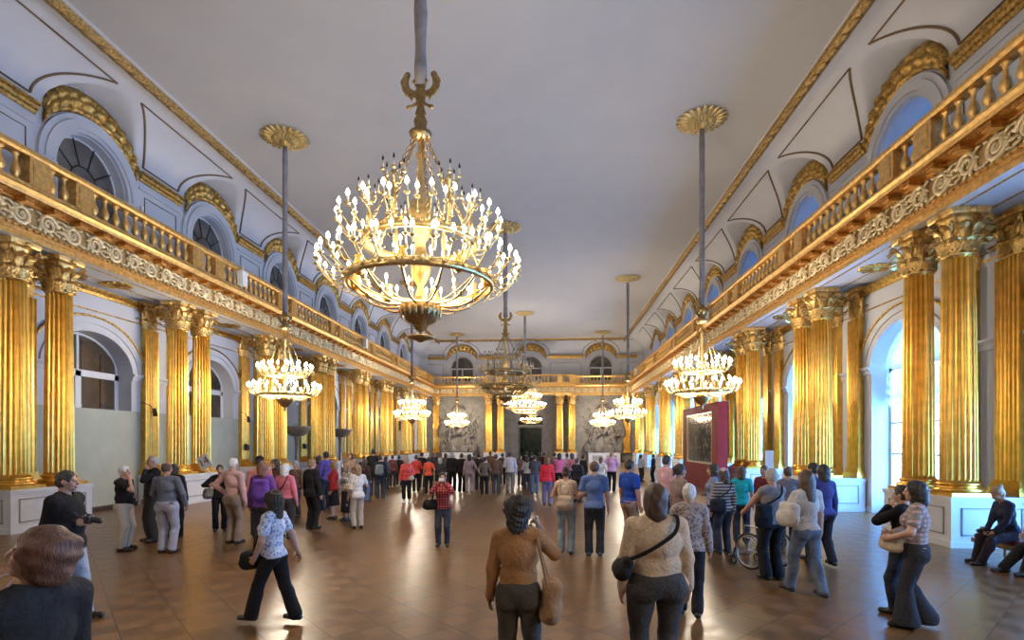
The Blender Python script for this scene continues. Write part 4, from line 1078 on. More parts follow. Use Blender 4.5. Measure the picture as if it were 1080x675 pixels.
def hair_mat(c):
    nm = 'hair %.2f %.2f %.2f' % c
    if nm in MATS: return MATS[nm]
    m, nt, b = nodes_of(nm); N, Lk = nt.nodes, nt.links; tc = N.new('ShaderNodeTexCoord'); mp = N.new('ShaderNodeMapping'); mp.inputs['Scale'].default_value = (110, 110, 9)
    Lk.new(tc.outputs['Object'], mp.inputs['Vector']); n = N.new('ShaderNodeTexNoise'); n.inputs['Scale'].default_value = 1; n.inputs['Detail'].default_value = 3; n.inputs['Distortion'].default_value = 1.2; Lk.new(mp.outputs['Vector'], n.inputs['Vector'])
    r = N.new('ShaderNodeValToRGB'); e = r.color_ramp.elements; e[0].position = .3; e[1].position = .7; e[0].color = (*[q*.5 for q in c], 1); e[1].color = (*[min(1, q*1.7+.005) for q in c], 1); Lk.new(n.outputs['Fac'], r.inputs['Fac']); Lk.new(r.outputs['Color'], b.inputs['Base Color'])
    bp = N.new('ShaderNodeBump'); bp.inputs['Strength'].default_value = .7; bp.inputs['Distance'].default_value = .008; Lk.new(n.outputs['Fac'], bp.inputs['Height']); Lk.new(bp.outputs['Normal'], b.inputs['Normal']); b.inputs['Roughness'].default_value = .5
    MATS[nm] = m
    return m
HC = dict(black=(.018, .014, .012), dark=(.035, .024, .017), brown=(.075, .04, .023), auburn=(.16, .07, .04), blond=(.42, .29, .15), grey=(.36, .35, .34), white=(.66, .63, .58), tan=(.27, .16, .08))
def head_prims(P, T, sc, R, female, h):
    def pt(x, y, z): return T(V3(x, y, z))
    def e(c, r, **k): P.ell(pt(*c), np.array(r)*sc, R=R, **k)
    e((0, -.012, .138), (.074, .092, .095), k=.02); e((0, .026, .075), (.056 if female else .060, .060, .078), k=.025)
    e((0, .066, .020), (.024, .022, .02), k=.02); e((0, .074, .127), (.048, .018, .012), k=.012)
    for q in (-1, 1):
        e((q*.040, .056, .082), (.022, .024, .022), k=.015)
        if h < .012: e((q*.031, .094, .110), (.014, .014, .010), op='sub', k=.008); e((q*.031, .078, .111), (.0125, .012, .012), k=.002)
        e((q*.076, -.004, .108), (.012, .024, .033), k=.006)
    P.cone(pt(0, .086, .118), pt(0, .106, .082), .010*sc, .0135*sc, k=.010); e((0, .094, .076), (.018, .014, .010), k=.008)
    e((0, .086, .052), (.024, .012, .006), k=.005); e((0, .084, .043), (.020, .012, .007), k=.005)
    P.cone(pt(0, -.022, .05), pt(0, -.032, -.09), (.050 if female else .057)*sc, (.054 if female else .062)*sc, k=.02)
def hair_mesh(style, name, h, T, R, sc, seed):
    s = SDF((-.19, -.24, -.34), (.19, .16, .34), max(h*.8, .006), .02)
    c = (0, -.014, .142)
    if style in ('short', 'bun', 'ponytail', 'bald'):
        s.ell(c, (.084, .103, .102)); s.ell((0, -.03, .10), (.078, .085, .08))
    elif style == 'bob':
        s.ell((0, -.018, .135), (.098, .110, .112)); s.cone((0, -.04, .11), (0, -.05, .0), .098, .092)
    elif style == 'long':
        s.ell((0, -.016, .138), (.092, .108, .108)); s.cone((0, -.04, .10), (0, -.075, -.16), .092, .075, fx=1.15); s.cone((-.06, 0, .08), (-.075, .0, -.10), .035, .025); s.cone((.06, 0, .08), (.075, .0, -.10), .035, .025)
    elif style == 'curly': s.ell((0, -.025, .14), (.118, .125, .118)); s.cone((0, -.05, .10), (0, -.055, .0), .10, .085)
    elif style == 'tousled': s.ell((0, -.03, .135), (.102, .118, .114)); s.ell((0, -.055, .06), (.088, .085, .085))
    elif style == 'curlylong': s.ell((0, -.02, .138), (.105, .118, .115)); s.cone((0, -.045, .10), (0, -.055, -.07), .105, .085)
    if style == 'bun': s.ell((0, -.105, .205), (.042, .042, .042))
    if style == 'ponytail': s.ell((0, -.108, .165), (.03, .03, .03)); s.cone((0, -.125, .16), (0, -.135, .0), .03, .014)
    if style == 'bald': s.ell((0, .02, .235), (.085, .11, .085), op='sub', k=.015)
    amp = dict(short=.003, bald=.002, curly=.010, curlylong=.011, tousled=.006).get(style, .004); s.ripple(amp, 150 if 'curly' in style else 70, seed)
    s.ell((0, .092, .098), (.066, .078, .088), op='sub', k=.012)           # the face stays free
    s.ell((0, .12, .10), (.05, .075, .055), op='sub', k=.015)
    if style in ('short', 'bun', 'ponytail', 'bald'):
        for q in (-1, 1): s.ell((q*.085, .02, .07), (.03, .05, .05), op='sub', k=.01)
        s.above(.045 if style != 'bald' else .06, .12)
    s.D[[0, -1]] = .08; s.D[:, [0, -1]] = .08; s.D[:, :, [0, -1]] = .08
    v, f = surface_nets(s.D, s.lo, s.h)
    return np_mesh(name, T(v), f)
def hand_prims(P, w, d, nrm, side, sc, curl, h):
    """palm + four fingers + thumb; w wrist, d pointing direction, nrm palm normal"""
    d = unit(d); n = unit(np.asarray(nrm, float)-d*(np.asarray(nrm, float)@d)); x = np.cross(d, n)*side   # x points to the thumb
    R = np.stack([x, d, n], 1); th = max(.0085*sc, .52*h)
    P.ell(w+d*.048*sc, np.array((.041, .056, .017))*sc, R=R, k=.008); P.cone(w-d*.02*sc, w+d*.03*sc, .027*sc, .030*sc, k=.01)
    for i, (ox, L) in enumerate(((.031, .070), (.0105, .079), (-.0105, .073), (-.031, .057))):
        p = w+d*(.088-abs(ox)*.25)*sc+x*ox*sc; dirv = unit(d+x*ox*2.2); ang = 0
        for j, f in enumerate((.45, .31, .24)):
            ang += curl*(.75 if j == 0 else 1.0)+.05
            q = p+(dirv*math.cos(ang)+n*math.sin(ang))*L*f*sc; P.cone(p, q, th*(1-.1*j), th*(.92-.1*j), k=.004); p = q
    p = w+d*.028*sc+x*.030*sc+n*.004
    for j, f in enumerate((.040, .032, .026)):
        q = p+unit(d*(.72+.15*j)+x*(.75-.3*j-.3*curl)+n*(.25+.5*curl))*f*sc; P.cone(p, q, th*1.2*(1-.08*j), th*1.1*(1-.1*j), k=.006); p = q
POSES = dict(
    rest=((.245, .03, .855), (1, -1, 0)), hip=((.17, -.02, 1.02), (1, -.5, 0)), back=((.05, -.17, .95), (1, -.6, 0)), hold=((.07, .17, 1.10), (.9, -.7, -.5)),
    photo=((.07, .26, 1.50), (.8, .1, -1)), ear=((.165, .13, 1.425), (.55, 0, -1)), reach=((.20, .40, 1.02), (.6, -.3, -.8)), pocket=((.20, .06, .94), (1, -.8, 0)),
    cross=((-.04, .18, 1.17), (1, .2, -.5)), mouth=((.05, .14, 1.44), (.8, .2, -1)), strap=((.10, .15, 1.28), (.7, 0, -1)), low=((.24, .16, .90), (.8, -.6, 0)), earnear=((.15, .07, 1.43), (.3, .9, -1)), carry=((.16, .22, 1.02), (.7, -.7, -.2)), lap=((.09, .30, .98), (.7, -.6, -.2)), swingf=((.23, .20, .88), (.6, -.9, 0)), swingb=((.25, -.20, .90), (1, -.5, 0)))
CURL = dict(earnear=.6, rest=.28, hold=.75, photo=.8, ear=.85, reach=.7, mouth=.6, strap=.8, carry=.8, lap=.6)
def person(label, x, y, H, face, sex='m', skin='fair', hair=('short', 'brown'), top=('long', (.1, .1, .1), None, .90), bot=('trousers', (.05, .05, .06), None), shoe=(.02, .018, .016),
           L='rest', Rr='rest', w=1., d=1., stride=0., spread=.10, lean=0., yaw=0., pitch=0., tilt=0., seat=None, ankle=.075, group=None, cap=None, zc=None, belly=0., feet=None, h=None, face_mark=True, bust=None):
    sc = H/1.735; fem = sex == 'f'
    zc = zc if zc is not None else -(x-CAMX)*math.sin(TH)+y*math.cos(TH)
    if h is None: h = .0075 if zc < 7.5 else (.0105 if zc < 14 else .0165)
    kk = .03*sc; S = lambda *a: V3(*a)*sc
    hz = .885 if seat is None else seat+.10
    up = Matrix.Rotation(-lean, 3, 'X'); up = np.array(up); piv = S(0, 0, hz); base = S(0, 0, .885)
    def U(p): return piv+up@(np.asarray(p, float)-base)
    sw = (.155 if fem else .175)*(.5+.5*w)
    # joints
    sh = {s: U(S(s*sw, -.012, 1.395)) for s in (-1, 1)}
    hip = {s: piv+S(s*.088*w, 0, -.01) for s in (-1, 1)}
    foot = feet or {-1: (-spread, stride*.5), 1: (spread, -stride*.5)}
    ank = {s: S(foot[s][0], foot[s][1], .085 if stride == 0 or foot[s][1] >= 0 else .115) for s in (-1, 1)}
    knee = {}; elb = {}; wri = {}
    for s in (-1, 1): knee[s], ank[s] = ik(hip[s], ank[s], .405*sc, .400*sc, (s*.12, 1, .15 if seat else 0))
    for s, po in ((-1, L), (1, Rr)):
        t, pole = POSES[po] if isinstance(po, str) else po
        tw = (t[0]*(1 if abs(t[0]) < .12 else (.45+.55*w)))*s
        elb[s], wri[s] = ik(sh[s], U(S(tw, t[1], t[2])), .292*sc, .250*sc, (s*pole[0], pole[1], pole[2]))
    def torso(P, o, cloth=False):
        P.ell(piv+S(0, -.005, .03), S(.165*w+o, .120*d+o, .125+o), k=kk)
        for (c, r) in (((0, .005+belly*.3, 1.07), (.135*w, .102*d+belly, .15)), ((0, -.008, 1.26), (.155*(.4+.6*w), .112*d, .17))):
            P.ell(U(S(*c)), S(r[0]+o, r[1]+o, r[2]+o), R=up, k=kk)
        P.cone(sh[-1]*.86+sh[1]*.14, sh[1]*.86+sh[-1]*.14, (.060+o)*sc, (.060+o)*sc, k=kk)
        P.cone(U(S(-.06, -.02, 1.42)), U(S(.06, -.02, 1.42)), (.055+o)*sc, (.055+o)*sc, k=kk)
        if fem:
            for s in (-1, 1): P.ell(U(S(s*.075, .085*d, 1.255)), S(.066+o, .055+o, .065+o), R=up, k=kk)
        for s in (-1, 1): P.ell(piv+S(s*.075*w, -.062*d, -.01), S(.086*w+o, (.066 if fem else .056)+o, .09+o), k=kk)
    def legs(P, o, rk=.056, ra=.040, upto=1.):
        for s in (-1, 1):
            P.cone(hip[s], knee[s], (.090*(.4+.6*w)+o)*sc, (rk+o)*sc, k=kk*.8)
            e_ = knee[s]+(ank[s]-knee[s])*upto
            P.cone(knee[s], e_, (rk+o)*sc, (ra+o)*sc, k=kk*.7)
            P.ell(knee[s]*.72+ank[s]*.28+V3(0, -.018*sc, 0), S(.048+o, .052+o, .10), k=kk)
    def arms(P, o, a=1., f=1., big=1.):
        for s in (-1, 1):
            m = sh[s]+(elb[s]-sh[s])*a
            q = .5+.5*w
            P.cone(sh[s], m, (.052*q*big+o)*sc, (.052+(.043-.052)*a)*sc*q*big+o*sc, k=kk*.7)
            if a >= 1 and f > 0:
                e_ = elb[s]+(wri[s]-elb[s])*f
                P.cone(elb[s], e_, (.043*q*big+o)*sc, ((.043+(.030-.043)*f)*big+o)*sc, k=kk*.5)
    # head
    hb = U(S(0, .012, 1.497)); hR = up@np.array(Matrix.Rotation(yaw, 3, 'Z')@Matrix.Rotation(-pitch, 3, 'X')@Matrix.Rotation(tilt, 3, 'Y')); hs = sc*1.0
    T = lambda v: hb+(np.asarray(v, float)*hs)@hR.T
    B = Prims(); torso(B, -.004); legs(B, -.002); arms(B, 0); head_prims(B, T, hs, hR, fem, h)
    for s in (-1, 1):
        fd = S(s*.05, 1, 0); fd = unit(fd); hl = ank[s]+V3(0, -.045*sc, -.05*sc); B.cone(hl, ank[s]+fd*.13*sc+V3(0, 0, -.058*sc), .036*sc, .026*sc, k=.02)
        fa = unit(wri[s]-elb[s]); po = L if s < 0 else Rr; po = po if isinstance(po, str) else 'rest'
        nrm = V3(-s, .15, 0) if po in ('rest', 'swingf', 'swingb', 'pocket', 'low') else (V3(-s, 0, .2) if po in ('ear', 'earnear', 'photo', 'hold', 'lap') else V3(-s*.3, -.2, -1))
        hand_prims(B, wri[s], fa+(V3(0, .25, 0) if po == 'rest' else V3(0, 0, .5) if po in ('ear', 'photo') else V3(0, -.3, 2.5) if po == 'earnear' else 0), nrm, s, sc*(.95 if fem else 1.03), CURL.get(po, .35), h)
    g = B.sample(h, .02); me = g.mesh('person'); root = obj('person', me, SKIN[skin], None, (x, y, 0), math.radians(face))
    if h < .012 and face_mark:
        me.materials.append(M_EYE); me.materials.append(M_LIP); n = len(me.polygons); ce = np.empty(n*3, np.float32); me.polygons.foreach_get('center', ce); ce = (ce.reshape(-1, 3)-hb)@hR/hs
        mi = np.zeros(n, np.int32)
        for q in (-.031, .031):
            mi[(abs(ce[:, 0]-q) < .009) & (abs(ce[:, 2]-.111) < .0065) & (ce[:, 1] > .06)] = 1
            mi[(abs(ce[:, 0]-q) < .017) & (abs(ce[:, 2]-.131-.0) < .0045) & (ce[:, 1] > .06)] = 1
        mi[(abs(ce[:, 0]) < .022) & (abs(ce[:, 2]-.047) < .0085) & (ce[:, 1] > .07)] = 2
        me.polygons.foreach_set('material_index', mi)
    tag(root, label, 'person', group)
    hc = HC[hair[1]]
    if hair[0]: obj('hair', hair_mesh(hair[0], 'hair', h, T, hR, hs, int(x*100+y*10) % 1000+5), hair_mat(hc), root)
    if cap:
        s = SDF((-.14, -.14, .05), (.14, .26, .30), max(.006, h*.8), .01); s.ell((0, -.012, .15), (.092, .108, .105)); s.above(.16)
        if cap[0] == 'cap': s.ell((0, .12, .165), (.075, .09, .012), k=.01)
        elif cap[0] == 'hat': s.ell((0, 0, .165), (.135, .15, .012), k=.012)
        s.D[[0, -1]] = .08; s.D[:, [0, -1]] = .08; s.D[:, :, [0, -1]] = .08
        v, f = surface_nets(s.D, s.lo, s.h); obj('cap', np_mesh('cap', T(v), f), fabric(cap[1]), root)
    # clothes
    kind, col, pat, hem = top[:4]; c2 = top[4] if len(top) > 4 else None
    rip = (.0035 if h < .012 else 0)
    C = Prims(); o = .016 if kind != 'jacket' else .024
    torso(C, o)
    if kind == 'tee': arms(C, .018, .62, 0)
    elif kind == 'vest': arms(C, .010, .12, 0)
    else: arms(C, o*.8, 1., .93)
    if hem < .86 and seat is None: C.cone(piv+S(0, 0, -.02), S(0, 0, hem), (.135*w+o)*sc, (.150*w+o)*sc, fy=.85, k=kk)
    gg = C.sample(h, kk)
    if rip: gg.ripple(rip, 26, int(abs(x)*77) % 999)
    nk = U(S(0, .01, 1.50)); gg.cone(U(S(0, -.015, 1.435)), U(S(0, .03, 1.56)), (.052 if kind != 'vest' else .075)*sc, .085*sc, op='sub', k=.008)
    hz_ = hem*sc if seat is None else piv[2]+(hem-.885)*sc
    hands_low = min(wri[-1][2], wri[1][2]) < hz_-.05 or True
    gx = gg.ax[0][:, None, None]; gy = gg.ax[1][None, :, None]; gz = gg.ax[2][None, None, :]
    # cut the hem only around the trunk so that low sleeves stay whole
    trunk = np.ones_like(gg.D, bool)
    for s in ((-1, 1) if kind not in ('tee', 'vest') else ()):
        a, b = elb[s], wri[s]; dd = b-a; t = np.clip(((gx-a[0])*dd[0]+(gy-a[1])*dd[1]+(gz-a[2])*dd[2])/(dd@dd), 0, 1)
        dist = np.sqrt((gx-a[0]-t*dd[0])**2+(gy-a[1]-t*dd[1])**2+(gz-a[2]-t*dd[2])**2); trunk &= dist > (.075+o)*sc
    cut = np.broadcast_to(hz_-gz, gg.D.shape); gg.D = np.where(trunk, np.maximum(gg.D, cut), gg.D).astype(np.float32)
    nm = {'tee': 't_shirt', 'vest': 'sleeveless_top', 'long': 'shirt', 'jacket': 'jacket', 'dress': 'dress', 'knit': 'sweater'}[kind]
    obj(nm, gg.mesh(nm), fabric(col, pat, c2), root)
    bk, bc, bp_ = bot[:3]; b2 = bot[3] if len(bot) > 3 else None
    if bk:
        C = Prims(); C.ell(piv+S(0, -.005, .05), S(.165*w+.012, .120*d+.012, .135), k=kk)
        for s in (-1, 1): C.ell(piv+S(s*.075*w, -.062*d, -.01), S(.086*w+.012, .078 if fem else .068, .10), k=kk)
        if bk == 'skirt' and seat is None:
            C.cone(piv, S(0, 0, bot[4] if len(bot) > 4 else .42), .165*w*sc, .215*sc, fy=.8, k=kk)
        else: legs(C, .014, .062, ankle-.014, {'trousers': 1.0, 'capri': .62, 'shorts': .1}[bk])
        gg = C.sample(h, kk*.7)
        if rip: gg.ripple(rip*1.3, 22, int(abs(y)*77) % 999)
        if bk == 'skirt': gg.above((bot[4] if len(bot) > 4 else .42)*sc)
        gg.above(.045*sc if bk == 'trousers' else .0)
        if seat is None: gg.below(min(1.06, hem+.05)*sc)
        obj('skirt' if bk == 'skirt' else 'trousers', gg.mesh('trousers'), fabric(bc, bp_, b2), root)
    for s in (-1, 1):
        fd = unit(V3(s*.12, 1, 0)); hl = ank[s]+V3(0, -.05*sc, -.045*sc); P = Prims()
        toe = ank[s]+fd*.155*sc; toe[2] = ank[s][2]-.050*sc
        P.cone(hl, toe, .044*sc, .036*sc, k=.02); P.cone(ank[s]+V3(0, 0, -.01), ank[s]+fd*.05*sc+V3(0, 0, -.03*sc), .045*sc, .042*sc, k=.02)
        gg = P.sample(max(.008, h), .015); gg.above(ank[s][2]-.083*sc); obj('shoe', gg.mesh('shoe'), mat('shoe %.2f %.2f %.2f' % shoe, shoe, .4), root)
    root['_j'] = 0; del root['_j']
    J = dict(sh=sh, elb=elb, wri=wri, hip=hip, knee=knee, ank=ank, U=U, S=S, sc=sc, piv=piv, T=T, x=x, y=y, face=math.radians(face), h=h)
    return root, J
def at_person(J, o):
    o.location = (J['x'], J['y'], 0); o.rotation_euler = (0, 0, J['face']); return o
def strap_on(J, pts, r, m, parent, name='strap', fl_=.35):
    mb = MB(); pp = []
    pts = [np.asarray(p, float) for p in pts]
    for i in range(len(pts)-1):
        for q in range(6):
            f = q/6; p0 = pts[max(0, i-1)]; p1, p2 = pts[i], pts[i+1]; p3 = pts[min(len(pts)-1, i+2)]
            pp.append(.5*((2*p1)+(-p0+p2)*f+(2*p0-5*p1+4*p2-p3)*f*f+(-p0+3*p1-3*p2+p3)*f**3))
    pp.append(pts[-1]); mb.tube(pp, r, 6); return mb.obj(name, m, parent)
def bag(J, label, c, size, col, straps=(), cat='bag', name='shoulder_bag', R=None, soft=.012, pat=None, flap=False, strap_r=.011, group=None):
    """soft bag: c and strap points in the carrier's own frame (metres at full size)"""
    S = J['S']; h = max(.008, J['h']); m = fabric(col, pat)
    g = SDF(S(*c)-np.linalg.norm(size)-.05, S(*c)+np.linalg.norm(size)+.05, h, .03)
    Rm = np.array(Euler(R).to_matrix()) if R else np.eye(3)
    cc = S(*c); sz = np.array(size)
    g.box(cc, sz, R=Rm, rd=min(size)*.8); g.ell(cc-Rm@V3(0, 0, sz[2]*.35), sz*V3(1.12, 1.25, .72), R=Rm, k=.04); g.ripple(soft*.5, 30, 4)
    root = obj(name, g.mesh(name), m, None); at_person(J, root); tag(root, label, cat, group)
    if flap:
        mb = SDF(cc-.35, cc+.35, h, .01); mb.box(cc+Rm@V3(0, -sz[1]*.5, sz[2]*.45), sz*V3(1.02, .75, .55), R=Rm, rd=.02); obj('flap', mb.mesh('flap'), m, root)
    for st in straps: strap_on(J, [S(*p) for p in st], strap_r, m, root)
    return root
# ------------------------------------------------------------------ who stands where
def c8(r, g, b): return srgb(r, g, b)
BLACK, CHAR, NAVY, JEANS, DJEANS, BEIGE, CREAM, GREYB = c8(34, 32, 34), c8(62, 60, 62), c8(38, 42, 66), c8(96, 112, 140), c8(52, 58, 72), c8(168, 146, 120), c8(206, 196, 178), c8(120, 128, 145)
def H_of(fy, hy): return (fy-hy)/(fy-466.0)*CAMZ
def put(label, px, fy, hy, face, **k):
    x, y = fl(px, fy); H = min(1.93, max(1.45, H_of(fy, hy)))
    return person(label, x, y, H, face, **k)
# --- near left
x, y = at_depth(16, 2.35)
r, J = person('person in a charcoal jacket with tousled auburn hair, cropped in the bottom left corner', x, y, 1.75, 80, hair=('tousled', 'auburn'), top=('jacket', c8(50, 48, 48), 'knit', .80), bot=('trousers', BLACK, None), L='earnear', w=.96, yaw=.55, pitch=-.12, tilt=.0, lean=-.18, skin='fair')
S = J['S']; w_ = J['wri'][-1]
s = SDF(w_-.15, w_+.2, .006, .01); s.box(w_+V3(.012, .03, .10), (.02, .028, .06), rd=.012); o = obj('audio_guide', s.mesh('audio_guide'), mat('white plastic', (.75, .74, .7), .35)); at_person(J, o); tag(o, 'small white audio guide held to the ear in the bottom left corner', 'audio guide')
r, J = put('man in black jacket and pale jeans holding a camera, beside the nearest left pedestal', 70, 656, 496, -78, hair=('short', 'dark'), top=('jacket', BLACK, None, .84), bot=('trousers', c8(130, 146, 172), 'denim', c8(176, 186, 204)), L=((.06, .16, 1.14), (.8, -1.4, .1)), Rr=((.07, .13, 1.14), (.5, -1.6, .15)), stride=.28, spread=.10, w=1.28, d=1.25, yaw=.15, skin='fair')
m_ = J['wri']; cc = (m_[-1]+m_[1])/2+V3(0, .10, .03)
s = SDF(cc-.2, cc+.25, .006, .01); s.box(cc, (.065, .03, .045), rd=.012); s.cone(cc+V3(0, .02, 0), cc+V3(0, .11, -.02), .036, .033, k=.004); s.box(cc+V3(0, 0, .05), (.025, .022, .015), rd=.01)
o = obj('camera', s.mesh('camera'), M_BLACK); at_person(J, o); tag(o, 'black camera on a neck strap, held by the man in pale jeans', 'camera')
strap_on(J, [cc+V3(-.06, 0, .02), J['U'](S(-.09, .15, 1.25)), J['U'](S(-.08, .04, 1.46)), J['U'](S(0, -.07, 1.47)), J['U'](S(.08, .04, 1.46)), J['U'](S(.09, .15, 1.25)), cc+V3(.06, 0, .02)], .010, M_BLACK, o)
put('white haired man in black polo shirt and cream trousers, arm raised, by the left wall', 131, 580, 491, -80, hair=('short', 'white'), top=('tee', BLACK, None, .92), bot=('trousers', c8(190, 178, 158), None), L='hold', Rr='mouth', belly=.05, w=1.1, d=1.15, skin='fair')
put('bald man in dark shirt with a hand to his face, behind the black polo shirt', 161, 571, 480, 150, hair=('bald', 'grey'), top=('long', BLACK, None, .92), bot=('trousers', CHAR, None), L='mouth', skin='tan')
put('man in grey blue shirt and pale grey trousers seen from behind, left group', 176, 583, 487, 2, hair=('bald', 'brown'), top=('long', c8(104, 108, 120), None, .93), bot=('trousers', c8(168, 166, 178), None), w=1.18, d=1.15, Rr='low', L='carry', skin='tan')
put('dark haired woman in black beside the man in the grey blue shirt', 184, 567, 489, 20, sex='f', hair=('bob', 'black'), top=('long', BLACK, None, .88), bot=('trousers', BLACK, None))
r, J = put('dark haired tour guide in black lifting a numbered paddle', 232, 560, 490, -150, sex='f', hair=('short', 'dark'), top=('long', BLACK, None, .86), bot=('trousers', BLACK, None), L='photo', Rr=((.22, .25, 1.22), (1, -.5, -.5)))
bag(J, 'pale grey shoulder bag of the guide in black, left group', (.26, -.02, 1.0), (.11, .07, .12), c8(150, 146, 140), [((.26, -.02, 1.1), (.17, -.06, 1.42), (.20, .06, 1.2), (.28, .02, 1.08))])
# the paddle "14"
wx, wy = J['x'], J['y']; px_, py_ = at_depth(222.5, 13.0); t = thing('paddle_sign', 'white tour paddle with the number 14, tilted above the left group', 'sign', (px_, py_, 1.30)); t.rotation_euler = (0, math.radians(-30), 0)
mb = MB(); mb.tube([(0, 0, -.32), (0, 0, .22)], .012, 6); mb.obj('handle', M_LAMPW, t); mb = MB(); mb.box(-.15, .15, -.008, .008, .18, .52); mb.obj('board', mat('white card', (.62, .6, .58), .5), t)
fc = bpy.data.curves.new('number', 'FONT'); fc.body = '14'; fc.size = .27; fc.align_x = 'CENTER'; fc.align_y = 'CENTER'; fc.extrude = .002; fo = bpy.data.objects.new('number', fc); link(fo, t); fo.location = (0, -.012, .35); fo.rotation_euler = (PI/2, 0, 0); 
me = bpy.data.meshes.new_from_object(fo.evaluated_get(bpy.context.evaluated_depsgraph_get())); bpy.data.objects.remove(fo); fo = obj('number', me, mat('maroon ink', (.09, .02, .03), .6), t, (0, -.012, .35)); fo.rotation_euler = (PI/2, 0, 0)
put('white haired man in pink shirt and beige trousers, hand on hip, seen from behind', 246, 573, 483, -12, hair=('short', 'white'), top=('long', c8(206, 164, 160), None, 1.0), bot=('trousers', c8(156, 134, 118), None), L='hip', w=1.12, d=1.1)
r, J = put('woman in purple top and dark trousers wearing a purple backpack, left group', 277, 581, 487, 10, sex='f', hair=('bob', 'auburn'), top=('long', c8(112, 70, 140), None, .86), bot=('trousers', CHAR, None), w=1.05)
bag(J, 'purple backpack on the woman in dark trousers', (.02, -.19, 1.20), (.15, .08, .21), c8(104, 66, 150), [((-.12, -.15, 1.36), (-.13, -.05, 1.46), (-.13, .10, 1.38)), ((.12, -.15, 1.36), (.13, -.05, 1.46), (.13, .10, 1.38))], 'backpack', 'backpack')
put('person in black cap and salmon top in the left group', 274, 566, 481, 30, hair=('short', 'dark'), top=('long', c8(200, 128, 120), None, .9), bot=('trousers', CHAR, None), cap=('cap', BLACK))
put('dark haired person in brown behind the pink topped woman', 290, 556, 484, 160, sex='f', hair=('bob', 'dark'), top=('long', c8(92, 60, 48), None, .9), bot=('trousers', BLACK, None))
r, J = put('blond woman in pink top with a thin bag strap, left group', 301, 568, 489, -5, sex='f', hair=('bob', 'white'), top=('long', c8(214, 122, 140), None, .9), bot=('trousers', CHAR, None), w=1.12)
bag(J, 'small dark bag hanging from the pink topped woman', (-.22, .02, .98), (.07, .05, .09), BLACK, [((-.2, 0, 1.06), (.06, -.17, 1.25), (.13, -.10, 1.44), (.06, .12, 1.3))])
r, J = put('curly haired woman striding left in blue patterned blouse and black trousers', 288, 657, 518, 84, sex='f', hair=('curlylong', 'dark'), top=('tee', c8(128, 146, 190), 'floral', .88, c8(216, 218, 226)), bot=('trousers', BLACK, None), stride=.58, L=((.20, .12, .90), (1, -1, 0)), Rr='swingb', spread=.06, w=1.02, ankle=.09)
bag(J, 'grey shoulder bag of the woman in the blue patterned blouse', (.20, .20, 1.02), (.09, .13, .14), c8(92, 90, 92), [((.2, .12, 1.12), (.17, .0, 1.42), (.20, .26, 1.12))])
bag(J, 'black bag hanging in front of the striding curly haired woman', (-.02, .30, .83), (.10, .12, .10), BLACK, [((0, .30, .90), (.05, .25, 1.15))])
put('man in dark suit with blond grey hair, left of centre', 329, 558, 484, -25, hair=('short', 'tan'), top=('jacket', c8(40, 40, 44), None, .80), bot=('trousers', c8(36, 36, 40), None), w=1.08)
put('person in violet shirt turned sideways beyond the dark suited man', 344, 538, 476, 60, hair=('short', 'dark'), top=('long', c8(96, 82, 152), None, .9), bot=('trousers', DJEANS, None))
put('woman in red jacket and dark skirt, left of centre', 352, 547, 486, 100, sex='f', hair=('bob', 'tan'), top=('jacket', c8(168, 46, 46), None, .86), bot=('skirt', BLACK, None, None, .40))
put('woman in black and white print top with long dark skirt', 366, 549, 489, 150, sex='f', hair=('bob', 'tan'), top=('long', c8(70, 66, 62), 'floral', .86, c8(210, 204, 196)), bot=('skirt', c8(44, 44, 56), None, None, .25), w=1.1)
r, J = put('woman in cream patterned outfit with a tan shoulder bag', 377, 557, 490, 40, sex='f', hair=('bob', 'tan'), top=('tee', c8(196, 186, 176), 'floral', .84, c8(226, 220, 214)), bot=('trousers', c8(188, 174, 156), None), Rr='strap', w=1.02)
bag(J, 'tan shoulder bag of the woman in cream', (-.24, .0, 1.12), (.08, .16, .09), c8(196, 176, 152), [((-.22, -.08, 1.18), (-.17, -.03, 1.45), (-.22, .10, 1.18))])
put('tall man in black jacket beyond the cream outfit', 394, 524, 473, 10, hair=('short', 'dark'), top=('jacket', BLACK, None, .84), bot=('trousers', DJEANS, None))
r, J = put('person in dark jacket and dark jeans wearing a grey backpack', 401, 526, 480, 20, hair=('short', 'dark'), top=('jacket', c8(44, 46, 52), None, .84), bot=('trousers', DJEANS, 'denim'))
bag(J, 'small grey backpack left of centre', (-.04, -.20, 1.16), (.14, .08, .19), c8(136, 140, 138), [], 'backpack', 'backpack')
put('person in pale blue jeans beside the grey backpack', 385, 529, 484, -20, sex='f', hair=('bob', 'brown'), top=('long', c8(84, 62, 56), None, .88), bot=('trousers', JEANS, 'denim'))
put('person in maroon striped sweater, left of centre', 414, 513, 480, 5, hair=('short', 'brown'), top=('long', c8(126, 70, 66), 'stripe', .86), bot=('trousers', CHAR, None))
r, J = put('blond woman in coral red jacket and cropped black trousers with white socks', 429, 531, 482, 185, sex='f', hair=('bob', 'blond'), top=('jacket', c8(236, 92, 86), None, .86), bot=('capri', BLACK, None), shoe=c8(200, 196, 190), L='carry')
bag(J, 'white bag held by the woman in coral red', (-.20, .20, .98), (.09, .05, .07), c8(214, 206, 198), [((-.2, .2, 1.03), (-.17, .05, 1.38))])
r, J = put('woman in red plaid jacket raising a camera, standing alone in mid floor', 467, 576, 498, 186, sex='f', hair=('short', 'black'), top=('jacket', c8(140, 40, 44), 'plaid', .88, c8(196, 120, 116)), bot=('trousers', DJEANS, 'denim', c8(82, 88, 104)), L='photo', Rr='photo', ankle=.065, skin='tan')
